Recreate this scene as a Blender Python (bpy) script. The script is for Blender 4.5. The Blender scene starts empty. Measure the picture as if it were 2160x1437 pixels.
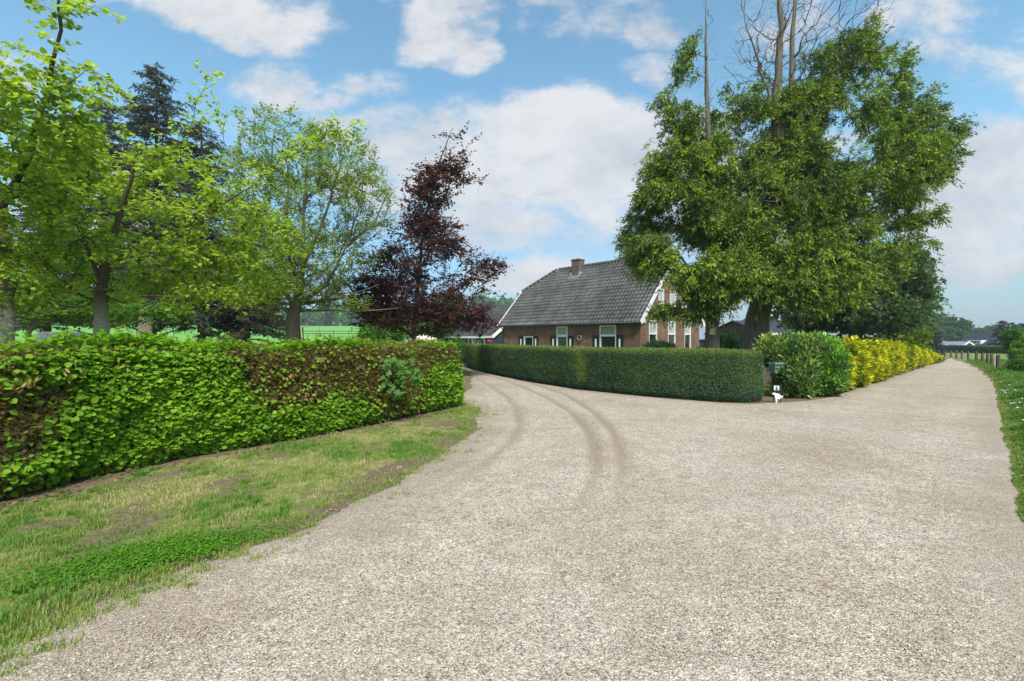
import bpy, math, numpy as np
from mathutils import Vector, Matrix
R = math.radians
C = bpy.context.scene.collection
S = bpy.context.scene
# ------------------------------------------------------------------ camera
F, CX, HY, EYE = 960.0, 1080.0, 716.0, 1.6       # focal length, centre column and horizon row in photo pixels, eye height
cam_d = bpy.data.cameras.new('camera'); cam = bpy.data.objects.new('camera', cam_d); C.objects.link(cam)
cam.location = (0, 0, EYE); cam.rotation_euler = (R(90), 0, 0)
cam_d.sensor_width = 36; cam_d.lens = 16; cam_d.shift_y = -2.5/2160
cam_d.clip_start = 0.05; cam_d.clip_end = 6000
S.camera = cam
S.render.resolution_x = 1024; S.render.resolution_y = 681
# ------------------------------------------------------------------ light
SUN_EL, SUN_AZ = 50.0, 165.0        # azimuth clockwise from +Y (north): behind the camera, a little to the right
SUN_STR, SKY_STR, EXPO = 3.1, 0.125, 0.92
S.view_settings.view_transform = 'Standard'; S.view_settings.look = 'None'
S.view_settings.exposure = EXPO; S.view_settings.gamma = 1.0
sl = bpy.data.lights.new('sun', 'SUN'); so = bpy.data.objects.new('sun', sl); C.objects.link(so)
sl.energy = SUN_STR; sl.angle = R(14); sl.color = (1, .95, .87)
so.rotation_euler = (R(90-SUN_EL), 0, R(180-SUN_AZ))
def setup_world():
    w = bpy.data.worlds.new("World"); S.world = w; w.use_nodes = True
    nt = w.node_tree; N = nt.nodes; Lk = nt.links; N.clear()
    def inp(sock, v):
        if isinstance(v, (int, float)): sock.default_value = v
        elif isinstance(v, tuple): sock.default_value = v
        else: Lk.new(v, sock)
    def M(op, a, b=0.0, c=None, clamp=False):
        n = N.new('ShaderNodeMath'); n.operation = op; n.use_clamp = clamp
        inp(n.inputs[0], a); inp(n.inputs[1], b)
        if c is not None: inp(n.inputs[2], c)
        return n.outputs[0]
    sky = N.new('ShaderNodeTexSky'); sky.sky_type = 'NISHITA'; sky.sun_disc = False
    sky.sun_elevation = R(SUN_EL); sky.sun_rotation = R(SUN_AZ); sky.air_density = 1.0; sky.dust_density = 0.6; sky.ozone_density = 2.0
    tc = N.new('ShaderNodeTexCoord'); sep = N.new('ShaderNodeSeparateXYZ'); Lk.new(tc.outputs['Generated'], sep.inputs[0])
    x, y, z = sep.outputs
    ay = M('MAXIMUM', M('ABSOLUTE', y), .08)
    u = M('DIVIDE', x, ay); v = M('DIVIDE', z, ay)
    def noise(scale, detail, rough, off, sz=1.6):
        cb = N.new('ShaderNodeCombineXYZ'); inp(cb.inputs[0], u); inp(cb.inputs[1], M('MULTIPLY', v, sz)); inp(cb.inputs[2], off)
        n = N.new('ShaderNodeTexNoise'); n.inputs['Scale'].default_value = scale; n.inputs['Detail'].default_value = detail
        n.inputs['Roughness'].default_value = rough; Lk.new(cb.outputs[0], n.inputs['Vector']); return n.outputs['Fac']
    n1 = noise(2.6, 9, .58, 3.1); n2 = noise(6.5, 10, .66, 8.4); n3 = noise(1.7, 7, .6, 12.2)
    blobs = [(900,255,210,75,1),(1160,235,240,85,1),(1250,330,330,150,1),(1000,350,180,110,1),(1080,470,240,80,.85),(1230,500,170,60,.8),
             (470,25,240,48,1),(600,45,90,38,1),(960,50,95,42,.9),(1030,85,50,28,.8),(610,150,85,52,.65),(800,120,110,55,.7),(720,170,80,40,.6),
             (1280,25,170,50,.8),(1370,140,70,45,.55),(2040,110,150,85,.85),(2160,200,120,70,.85),(2080,400,190,125,1),(2000,520,150,70,.9),(2120,575,160,42,.8),
             (1075,605,75,45,1),(780,420,110,80,.8),(1640,480,260,150,.7),(1700,40,150,60,.7),(60,130,130,60,.5),(1500,590,200,40,.5),(200,440,220,130,.9)]
    nw1 = noise(1.9, 4, .55, 21.0); nw2 = noise(1.9, 4, .55, 33.0); uw = M('ADD', u, M('MULTIPLY', M('SUBTRACT', nw1, .5), .42)); vw = M('ADD', v, M('MULTIPLY', M('SUBTRACT', nw2, .5), .30))
    acc = None
    for (px, py, rx, ry, k) in blobs:
        a = M('DIVIDE', M('SUBTRACT', uw, (px-CX)/F), rx/F*1.35); b = M('DIVIDE', M('SUBTRACT', vw, (HY-py)/F), ry/F*1.45)
        d = M('ADD', M('MULTIPLY', a, a), M('MULTIPLY', b, b))
        val = M('MULTIPLY', M('SUBTRACT', 1.0, d, clamp=True), k)
        acc = val if acc is None else M('MAXIMUM', acc, val)
    den = M('ADD', acc, M('MULTIPLY', M('SUBTRACT', n1, .5), 2.9)); den = M('ADD', den, M('MULTIPLY', M('SUBTRACT', n2, .5), 1.7))
    up = M('MULTIPLY', M('GREATER_THAN', v, .95), M('MULTIPLY', M('SUBTRACT', n3, .38), 2.0))
    den = M('MAXIMUM', den, up)
    mr = N.new('ShaderNodeMapRange'); mr.interpolation_type = 'SMOOTHERSTEP'; Lk.new(den, mr.inputs[0])
    mr.inputs[1].default_value = .12; mr.inputs[2].default_value = .98
    mask = M('MULTIPLY', mr.outputs[0], .93)
    shade = M('ADD', M('MULTIPLY', n3, 1.3), M('MULTIPLY', M('SUBTRACT', n2, .5), .9), clamp=True)
    mr2 = N.new('ShaderNodeMapRange'); Lk.new(shade, mr2.inputs[0]); mr2.inputs[1].default_value = .38; mr2.inputs[2].default_value = .85
    cc = N.new('ShaderNodeMix'); cc.data_type = 'RGBA'; Lk.new(mr2.outputs[0], cc.inputs[0])
    cc.inputs[6].default_value = (2.2, 2.4, 2.7, 1); cc.inputs[7].default_value = (3.6, 3.6, 3.65, 1)
    # sky tint
    sk = N.new('ShaderNodeMix'); sk.data_type = 'RGBA'; sk.blend_type = 'MULTIPLY'; sk.inputs[0].default_value = 1
    Lk.new(sky.outputs[0], sk.inputs[6]); gr = N.new('ShaderNodeMapRange'); Lk.new(v, gr.inputs[0]); gr.inputs[1].default_value = 0; gr.inputs[2].default_value = .45
    tn = N.new('ShaderNodeMix'); tn.data_type = 'RGBA'; Lk.new(gr.outputs[0], tn.inputs[0]); tn.inputs[6].default_value = (.34, .39, .47, 1); tn.inputs[7].default_value = (.86, 1.10, .98, 1); Lk.new(tn.outputs[2], sk.inputs[7])
    mx = N.new('ShaderNodeMix'); mx.data_type = 'RGBA'; Lk.new(mask, mx.inputs[0]); Lk.new(sk.outputs[2], mx.inputs[6]); Lk.new(cc.outputs[2], mx.inputs[7])
    bg = N.new('ShaderNodeBackground'); Lk.new(mx.outputs[2], bg.inputs[0]); bg.inputs[1].default_value = SKY_STR
    out = N.new('ShaderNodeOutputWorld'); Lk.new(bg.outputs[0], out.inputs[0])
setup_world()
S.cycles.max_bounces = 7; S.cycles.diffuse_bounces = 4; S.cycles.transparent_max_bounces = 8
# ------------------------------------------------------------------ numeric helpers
rng = np.random.default_rng(11)
A = np.array
def smooth(a, b, x):
    t = np.clip((np.asarray(x, float)-a)/(b-a), 0, 1); return t*t*(3-2*t)
def gz(x, y):
    x = np.asarray(x, float); y = np.asarray(y, float)
    k = x/np.maximum(y, 1.0)
    left = 1-smooth(-.32, -.18, k)
    rise = .8*smooth(17, 45, y)*left + .04*np.clip(y-60, 0, 240)*(1-smooth(.05, .4, k))
    fall = .012*np.clip(y-15, 0, 70)*smooth(.5, .8, k)
    return rise-fall
def gz1(x, y): return float(gz(x, y))
def P(px, py):                      # pixel -> point on the terrain
    z = 0.0
    for _ in range(30):
        y = (EYE-z)*F/(py-HY); x = (px-CX)/F*y; z = gz1(x, y)
    return A([x, y, z])
def at(px, py, d): return A([(px-CX)/F*d, d, EYE+(HY-py)/F*d])
def hash3(i, j, k):
    h = (i*374761393 + j*668265263 + k*2147483647 + 1274126177) & 0xffffffff
    h = ((h ^ (h >> 13))*1274126177) & 0xffffffff
    return ((h ^ (h >> 16)) & 0xffff)/65535.0
def vnoise(p, s=1.0, seed=0):
    p = np.asarray(p, float)*s+seed*17.3+1000
    i = np.floor(p).astype(np.int64); f = p-i; f = f*f*(3-2*f); r = 0
    for a in (0, 1):
        for b in (0, 1):
            for c in (0, 1):
                w = (f[:,0] if a else 1-f[:,0])*(f[:,1] if b else 1-f[:,1])*(f[:,2] if c else 1-f[:,2])
                r = r+w*hash3(i[:,0]+a, i[:,1]+b, i[:,2]+c)
    return r
def fbm(p, s=1.0, o=4, seed=0):
    r = 0; a = .5; t = 0
    for k in range(o): r = r+a*vnoise(p, s*2**k, seed+k); t += a; a *= .5
    return r/t
def norm(v): return v/np.maximum(np.linalg.norm(v, axis=-1, keepdims=True), 1e-9)
def randu(n): return norm(rng.normal(size=(n, 3)))
def segdist(X, Y, pts):             # distance to an open polyline
    best = np.full(X.shape, 1e9)
    for (a, b) in zip(pts[:-1], pts[1:]):
        ax, ay, bx, by = a[0], a[1], b[0], b[1]; dx, dy = bx-ax, by-ay; L = dx*dx+dy*dy+1e-9
        t = np.clip(((X-ax)*dx+(Y-ay)*dy)/L, 0, 1)
        best = np.minimum(best, np.hypot(X-ax-t*dx, Y-ay-t*dy))
    return best
def inside(X, Y, poly):
    r = np.zeros(X.shape, bool); n = len(poly)
    for i in range(n):
        x0, y0 = poly[i][:2]; x1, y1 = poly[(i+1) % n][:2]
        if y0 == y1: continue
        c = ((y0 > Y) != (y1 > Y)) & (X < (x1-x0)*(Y-y0)/(y1-y0)+x0)
        r ^= c
    return r
def sdist(X, Y, poly):
    d = segdist(X, Y, list(poly)+[poly[0]]); return np.where(inside(X, Y, poly), d, -d)
# ------------------------------------------------------------------ materials
def mat(name, rgb, rough=.7, attr=None, noise=None, bump=None, spec=.3, metal=0, translucent=0, mixcol=None):
    m = bpy.data.materials.new(name); m.use_nodes = True; nt = m.node_tree; N = nt.nodes; Lk = nt.links
    b = N['Principled BSDF']; b.inputs['Base Color'].default_value = (*rgb, 1); b.inputs['Roughness'].default_value = rough
    b.inputs['Specular IOR Level'].default_value = spec; b.inputs['Metallic'].default_value = metal
    col = None
    if attr:
        a = N.new('ShaderNodeAttribute'); a.attribute_name = attr; col = a.outputs['Color']
    if noise or bump:
        tc = N.new('ShaderNodeTexCoord')
    if noise:                       # (scale, colour2, detail)
        n = N.new('ShaderNodeTexNoise'); n.inputs['Scale'].default_value = noise[0]; n.inputs['Detail'].default_value = 8; n.inputs['Roughness'].default_value = .65
        if len(noise) > 2:
            mp = N.new('ShaderNodeMapping'); mp.inputs['Scale'].default_value = noise[2]; Lk.new(tc.outputs['Object'], mp.inputs[0]); Lk.new(mp.outputs[0], n.inputs['Vector'])
        else: Lk.new(tc.outputs['Object'], n.inputs['Vector'])
        mr = N.new('ShaderNodeMapRange'); Lk.new(n.outputs['Fac'], mr.inputs[0]); mr.inputs[1].default_value = .35; mr.inputs[2].default_value = .68
        x = N.new('ShaderNodeMix'); x.data_type = 'RGBA'; Lk.new(mr.outputs[0], x.inputs[0])
        x.inputs[6].default_value = (*rgb, 1); x.inputs[7].default_value = (*noise[1], 1)
        if col is not None:
            y = N.new('ShaderNodeMix'); y.data_type = 'RGBA'; y.blend_type = 'MULTIPLY'; y.inputs[0].default_value = 1
            Lk.new(col, y.inputs[6]); Lk.new(x.outputs[2], y.inputs[7]); col = y.outputs[2]
        else: col = x.outputs[2]
    if bump:
        n2 = N.new('ShaderNodeTexNoise'); n2.inputs['Scale'].default_value = bump[0]; n2.inputs['Detail'].default_value = 6
        if len(bump) > 2:
            mp = N.new('ShaderNodeMapping'); mp.inputs['Scale'].default_value = bump[2]; Lk.new(tc.outputs['Object'], mp.inputs[0]); Lk.new(mp.outputs[0], n2.inputs['Vector'])
        else: Lk.new(tc.outputs['Object'], n2.inputs['Vector'])
        bp = N.new('ShaderNodeBump'); bp.inputs['Strength'].default_value = 1; bp.inputs['Distance'].default_value = bump[1]
        Lk.new(n2.outputs['Fac'], bp.inputs['Height']); Lk.new(bp.outputs[0], b.inputs['Normal'])
    if col is not None: Lk.new(col, b.inputs['Base Color'])
    if translucent:
        t = N.new('ShaderNodeBsdfTranslucent'); t.inputs[0].default_value = (*rgb, 1)
        if col is not None:
            g = N.new('ShaderNodeMix'); g.data_type = 'RGBA'; g.blend_type = 'MULTIPLY'; g.inputs[0].default_value = 1
            Lk.new(col, g.inputs[6]); g.inputs[7].default_value = (1.25, 1.35, .6, 1); Lk.new(g.outputs[2], t.inputs[0])
        ms = N.new('ShaderNodeMixShader'); ms.inputs[0].default_value = translucent
        o = N['Material Output']; Lk.new(b.outputs[0], ms.inputs[1]); Lk.new(t.outputs[0], ms.inputs[2]); Lk.new(ms.outputs[0], o.inputs[0])
    return m
MT = {}
MT['leaf'] = mat('leaf', (1,1,1), .6, attr='Col', spec=.22, translucent=.48)
MT['thin_leaf'] = mat('thin_leaf', (1,1,1), .6, attr='Col', spec=.2, translucent=.6)
MT['needle'] = mat('needle', (1,1,1), .6, attr='Col', spec=.2, translucent=.2)
MT['gloss_leaf'] = mat('glossy_leaf', (1,1,1), .34, attr='Col', spec=.6, translucent=.15)
MT['grass'] = mat('grass_blade', (1,1,1), .55, attr='Col', spec=.25, translucent=.35)
MT['bark'] = mat('bark', (.10,.08,.055), .9, noise=(9,(.19,.165,.12),(1,1,.25)), bump=(14,.03,(1,1,.2)))
MT['bark_pale'] = mat('pale_bark', (.19,.18,.14), .85, noise=(16,(.42,.41,.36),(1,1,2.6)), bump=(20,.01,(1,1,2)))
def banded_bark():
    m = MT['bark_pale']; nt = m.node_tree; N = nt.nodes; Lk = nt.links; b = N['Principled BSDF']; src = b.inputs['Base Color'].links[0].from_socket
    tc = N.new('ShaderNodeTexCoord'); sp = N.new('ShaderNodeSeparateXYZ'); Lk.new(tc.outputs['Object'], sp.inputs[0]); mr = N.new('ShaderNodeMapRange'); Lk.new(sp.outputs[2], mr.inputs[0]); mr.inputs[1].default_value = 1.9; mr.inputs[2].default_value = 2.5
    x = N.new('ShaderNodeMix'); x.data_type = 'RGBA'; Lk.new(mr.outputs[0], x.inputs[0]); Lk.new(src, x.inputs[6]); x.inputs[7].default_value = (.085,.065,.04,1); Lk.new(x.outputs[2], b.inputs['Base Color'])
banded_bark()
MT['bark_thuja'] = mat('stringy_bark', (.09,.075,.058), .95, noise=(16,(.23,.195,.155),(1,1,.07)), bump=(24,.05,(1,1,.06)))
MT['bark_dark'] = mat('dark_bark', (.045,.036,.03), .95, noise=(8,(.10,.085,.07),(1,1,.3)), bump=(12,.02))
MT['twig'] = mat('hedge_twig', (.035,.026,.014), .95, noise=(12,(.09,.07,.03)), bump=(30,.04))
MT['twig_green'] = mat('hedge_inner_green', (.018,.03,.012), .95, noise=(20,(.045,.07,.03)), bump=(40,.03))
MT['white'] = mat('white_paint', (.78,.78,.76), .45, noise=(5,(.66,.66,.62)))
MT['black'] = mat('black_paint', (.012,.016,.018), .45)
MT['blackwood'] = mat('black_boarding', (.022,.027,.033), .7, noise=(3,(.045,.052,.06),(1,1,8)))
MT['zinc'] = mat('dark_zinc', (.045,.05,.055), .6, metal=.2)
MT['wood'] = mat('weathered_wood', (.06,.05,.04), .9, noise=(6,(.15,.125,.10),(1,1,.2)), bump=(20,.01,(1,1,.2)))
MT['palewood'] = mat('pale_wood', (.66,.52,.32), .7, noise=(8,(.55,.43,.26)))
MT['metal'] = mat('dark_metal', (.03,.035,.035), .5, metal=.5)
MT['wire'] = mat('wire', (.25,.25,.25), .5, metal=.6)
MT['glass'] = mat('window_glass', (.018,.025,.02), .04, spec=.9)
MT['blind'] = mat('pale_blind_glass', (.36,.38,.37), .12, spec=.8)
MT['roofdark'] = mat('dark_roof', (.025,.03,.045), .75, noise=(4,(.045,.05,.065)))
MT['roofgrey'] = mat('grey_roof_sheet', (.16,.19,.24), .6, noise=(3,(.22,.25,.3)))
MT['lead'] = mat('weathered_lead', (.34,.35,.37), .7, noise=(8,(.2,.21,.22)))
MT['tile'] = mat('roof_tile', (.8,.8,.8), .75, attr='Col', noise=(3,(1.15,1.15,1.12)))
MT['beige'] = mat('beige_canvas', (.62,.55,.46), .8)
MT['tarp'] = mat('grey_tarpaulin', (.10,.13,.14), .6, noise=(4,(.14,.17,.18)))
MT['greenplastic'] = mat('green_plastic', (.10,.17,.12), .5, spec=.5, noise=(5,(.14,.22,.16)))
MT['pinkpetal'] = mat('pink_petal', (.55,.04,.3), .6)
MT['whitepetal'] = mat('white_petal', (.8,.8,.78), .6)
MT['terracotta'] = mat('grey_pot', (.12,.11,.10), .8)
MT['rubber'] = mat('weathered_stone_ring', (.15,.14,.13), .9, noise=(12,(.24,.23,.21)), bump=(30,.01))
MT['wicker'] = mat('wicker', (.16,.12,.07), .9, noise=(30,(.28,.22,.13)), bump=(60,.02))
def brick_mat(name, c1, c2, mortar):
    m = bpy.data.materials.new(name); m.use_nodes = True; nt = m.node_tree; N = nt.nodes; Lk = nt.links; b = N['Principled BSDF']
    uv = N.new('ShaderNodeUVMap'); uv.uv_map = 'UVMap'
    t = N.new('ShaderNodeTexBrick'); Lk.new(uv.outputs[0], t.inputs['Vector'])
    t.inputs['Scale'].default_value = 1; t.inputs['Brick Width'].default_value = .225; t.inputs['Row Height'].default_value = .0625
    t.inputs['Mortar Size'].default_value = .009; t.inputs['Mortar Smooth'].default_value = .3; t.inputs['Bias'].default_value = -.1
    t.inputs['Color1'].default_value = (*c1, 1); t.inputs['Color2'].default_value = (*c2, 1); t.inputs['Mortar'].default_value = (*mortar, 1)
    n = N.new('ShaderNodeTexNoise'); n.inputs['Scale'].default_value = 1.6; n.inputs['Detail'].default_value = 8; n.inputs['Roughness'].default_value = .7; Lk.new(uv.outputs[0], n.inputs['Vector'])
    mr = N.new('ShaderNodeMapRange'); Lk.new(n.outputs['Fac'], mr.inputs[0]); mr.inputs[1].default_value = .3; mr.inputs[2].default_value = .7; mr.inputs[3].default_value = .62; mr.inputs[4].default_value = 1.35
    x = N.new('ShaderNodeMix'); x.data_type = 'RGBA'; x.blend_type = 'MULTIPLY'; x.inputs[0].default_value = 1
    Lk.new(t.outputs['Color'], x.inputs[6]); Lk.new(mr.outputs[0], x.inputs[7]); Lk.new(x.outputs[2], b.inputs['Base Color'])
    b.inputs['Roughness'].default_value = .9; b.inputs['Specular IOR Level'].default_value = .2
    bp = N.new('ShaderNodeBump'); bp.inputs['Distance'].default_value = .006; Lk.new(t.outputs['Fac'], bp.inputs['Height']); bp.invert = True; Lk.new(bp.outputs[0], b.inputs['Normal'])
    return m
MT['brick'] = brick_mat('brown_brick', (.25,.12,.068), (.12,.068,.047), (.19,.165,.135))
MT['brick_old'] = brick_mat('old_chimney_brick', (.13,.085,.065), (.07,.058,.05), (.20,.19,.17))
MT['brick_far'] = brick_mat('far_brick', (.15,.08,.055), (.10,.06,.045), (.14,.13,.12))
# ------------------------------------------------------------------ object helpers
def tag(o, label=None, cat=None, group=None, kind=None):
    if label: o['label'] = label
    if cat: o['category'] = cat
    if group: o['group'] = group
    if kind: o['kind'] = kind
    return o
def thing(name, label, cat, loc=(0,0,0), rotz=0, group=None):
    o = bpy.data.objects.new(name, None); C.objects.link(o); o.empty_display_size = .2
    o.location = [float(v) for v in loc]; o.rotation_euler = (0, 0, rotz); tag(o, label, cat, group); return o
def link(name, me, m, parent=None):
    if m is not None: me.materials.append(m)
    o = bpy.data.objects.new(name, me); C.objects.link(o)
    if parent is not None: o.parent = parent
    return o
def tolocal(V, parent):
    if parent is None: return V
    p = parent; offs = A(p.location[:]); r = p.rotation_euler[2]
    V = V-offs
    if r:
        c, s = math.cos(-r), math.sin(-r); V = np.stack([V[:,0]*c-V[:,1]*s, V[:,0]*s+V[:,1]*c, V[:,2]], 1)
    return V
def mesh_np(name, V, Q, m, parent=None, col=None, smoothf=False, world=True, vcols=None):
    V = np.asarray(V, np.float64); Q = np.asarray(Q, np.int32)
    if world: V = tolocal(V, parent)
    me = bpy.data.meshes.new(name); n, k = Q.shape
    me.vertices.add(len(V)); me.vertices.foreach_set('co', V.astype(np.float32).ravel())
    me.loops.add(n*k); me.loops.foreach_set('vertex_index', Q.ravel())
    me.polygons.add(n); me.polygons.foreach_set('loop_start', np.arange(0, n*k, k, dtype=np.int32))
    me.update(calc_edges=True)
    if col is not None:
        a = me.attributes.new('Col', 'FLOAT_COLOR', 'FACE'); c = np.ones((n, 4), np.float32); c[:, :3] = col; a.data.foreach_set('color', c.ravel())
    if vcols:
        for nm, arr in vcols.items():
            a = me.attributes.new(nm, 'FLOAT', 'POINT'); a.data.foreach_set('value', np.asarray(arr, np.float32))
    if smoothf: me.polygons.foreach_set('use_smooth', np.ones(n, bool))
    return link(name, me, m, parent)
class MB:
    def __init__(s): s.V = []; s.F = []
    def add(s, V, F):
        o = len(s.V); s.V += [tuple(map(float, v)) for v in V]; s.F += [tuple(int(i)+o for i in f) for f in F]; return s
    def box(s, x0, x1, y0, y1, z0, z1):
        return s.add([(x0,y0,z0),(x1,y0,z0),(x1,y1,z0),(x0,y1,z0),(x0,y0,z1),(x1,y0,z1),(x1,y1,z1),(x0,y1,z1)],
                     [(0,3,2,1),(4,5,6,7),(0,1,5,4),(1,2,6,5),(2,3,7,6),(3,0,4,7)])
    def bar(s, a, b, w, h=None):     # rectangular bar between two points
        h = h or w; a = A(a, float) if not isinstance(a, np.ndarray) else a; b = A(b, float) if not isinstance(b, np.ndarray) else b
        d = norm(b-a); up = A([0,0,1.]) if abs(d[2]) < .9 else A([0,1.,0]); sd = norm(np.cross(d, up)); u = np.cross(sd, d)
        V = [p+sd*sx*w/2+u*sy*h/2 for p in (a, b) for sx, sy in ((-1,-1),(1,-1),(1,1),(-1,1))]
        return s.add(V, [(0,3,2,1),(4,5,6,7),(0,1,5,4),(1,2,6,5),(2,3,7,6),(3,0,4,7)])
    def tube(s, pts, rad, k=8, cap=True):
        V, Q = tube(np.asarray(pts, float), np.broadcast_to(np.asarray(rad, float), (len(pts),)), k); F = [tuple(q) for q in Q]
        if cap: F += [tuple(range(k-1, -1, -1)), tuple(range(len(V)-k, len(V)))]
        return s.add(V, F)
    def prism(s, outline, y0, y1):   # outline in (x,z), thickness along y
        n = len(outline)
        V = [(x, y0, z) for x, z in outline]+[(x, y1, z) for x, z in outline]
        return s.add(V, [tuple(range(n)), tuple(range(2*n-1, n-1, -1))]+[(i, i+n, (i+1) % n+n, (i+1) % n) for i in range(n)])
    def build(s, name, m, parent=None, smoothf=False):
        me = bpy.data.meshes.new(name); me.from_pydata(s.V, [], s.F); me.update()
        uv = me.uv_layers.new(name='UVMap')
        for p in me.polygons:
            n = p.normal; ax = max(range(3), key=lambda i: abs(n[i]))
            for li in p.loop_indices:
                c = me.vertices[me.loops[li].vertex_index].co
                uv.data[li].uv = (c.y, c.z) if ax == 0 else ((c.x, c.z) if ax == 1 else (c.x, c.y))
        if smoothf: me.polygons.foreach_set('use_smooth', [True]*len(me.polygons))
        return link(name, me, m, parent)
def tube(pts, rad, k=6):
    n = len(pts); t = np.gradient(pts, axis=0); t = norm(t)
    ref = A([.31, .11, .94]) if abs(t[0][2]) < .8 else A([.95, .3, .05])
    a = norm(np.cross(t, ref)); b = np.cross(t, a)
    th = np.arange(k)*2*np.pi/k
    V = pts[:, None]+(a[:, None]*np.cos(th)[None, :, None]+b[:, None]*np.sin(th)[None, :, None])*np.asarray(rad)[:, None, None]
    i = np.arange(n-1)[:, None]*k; j = np.arange(k)[None]
    Q = np.stack([i+j, i+(j+1) % k, i+k+(j+1) % k, i+k+j], -1).reshape(-1, 4)
    return V.reshape(-1, 3), Q
class NB:                            # numpy quad batcher
    def __init__(s): s.V = []; s.Q = []; s.C = []; s.n = 0
    def add(s, V, Q, col=None):
        s.V.append(V); s.Q.append(Q+s.n); s.n += len(V)
        if col is not None: s.C.append(np.broadcast_to(col, (len(Q), 3)))
    def build(s, name, m, parent=None, **k):
        if not s.V: return None
        return mesh_np(name, np.concatenate(s.V), np.concatenate(s.Q), m, parent, col=np.concatenate(s.C) if s.C else None, **k)
def sticks(P0, P1, r0, r1):
    n = len(P0); d = norm(P1-P0); a = norm(np.cross(d, A([.3,.2,.93]))); b = np.cross(d, a); V = []
    for P_, r in ((P0, r0), (P1, r1)):
        r = np.broadcast_to(r, (n,))[:, None]
        for k in range(3):
            t = k*2*np.pi/3; V.append(P_+(a*math.cos(t)+b*math.sin(t))*r)
    V = np.stack(V, 1).reshape(-1, 3); o = np.arange(n)[:, None]*6
    Q = np.stack([np.concatenate([o+k, o+(k+1) % 3, o+3+(k+1) % 3, o+3+k], 1) for k in range(3)], 1).reshape(-1, 4)
    return V, Q
LEAF = {  # outline in (side, along, up) ; quads
 'round': (A([(0,0,0),(.42,.22,.10),(.40,.66,.10),(0,1,-.08),(-.40,.66,.10),(-.42,.22,.10)]), [(0,1,2,3),(0,3,4,5)]),
 'long': (A([(0,0,0),(.16,.3,.04),(.15,.7,.02),(0,1,-.06),(-.15,.7,.02),(-.16,.3,.04)]), [(0,1,2,3),(0,3,4,5)]),
 'quad': (A([(0,0,0),(.42,.45,.08),(0,1,-.05),(-.42,.45,.08)]), [(0,1,2,3)]),
 'blade': (A([(.09,0,0),(.15,.5,.06),(0,1,-.05),(-.15,.5,.06)]), [(0,1,2,3)]),
 'spray': (A([(.05,0,0),(.30,.45,.10),(0,1,-.10),(-.30,.45,.0)]), [(0,1,2,3)]),
 'lobed': (A([(0,0,0),(.5,.1,.05),(.25,.45,.05),(.5,.75,.05),(.12,.7,.03),(0,1.05,-.05),(-.12,.7,.03),(-.5,.75,.05),(-.25,.45,.05),(-.5,.1,.05)]), [(0,1,2,4),(2,3,4,4),(0,4,5,6),(0,6,8,9),(6,7,8,8)]),
}
def leaves(Pn, ax, nr, size, shape, col, batch=None):
    T, quads = LEAF[shape]; n = len(Pn); ax = norm(ax); s = norm(np.cross(ax, nr)); u = np.cross(s, ax)
    size = np.broadcast_to(size, (n,))[:, None, None]
    V = Pn[:, None]+(s[:, None]*T[None, :, 0:1]+ax[:, None]*T[None, :, 1:2]+u[:, None]*T[None, :, 2:3])*size
    k = len(T); o = np.arange(n)[:, None, None]*k; Q = (A([q for q in quads])[None]+o).reshape(-1, 4)
    colr = np.repeat(np.broadcast_to(col, (n, 3)), len(quads), 0)
    return V.reshape(-1, 3), Q, colr
def palette(pal, t):
    pal = A(pal); t = np.clip(t, 0, .9999)*(len(pal)-1); i = t.astype(int); f = (t-i)[:, None]
    return pal[i]*(1-f)+pal[i+1]*f
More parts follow.
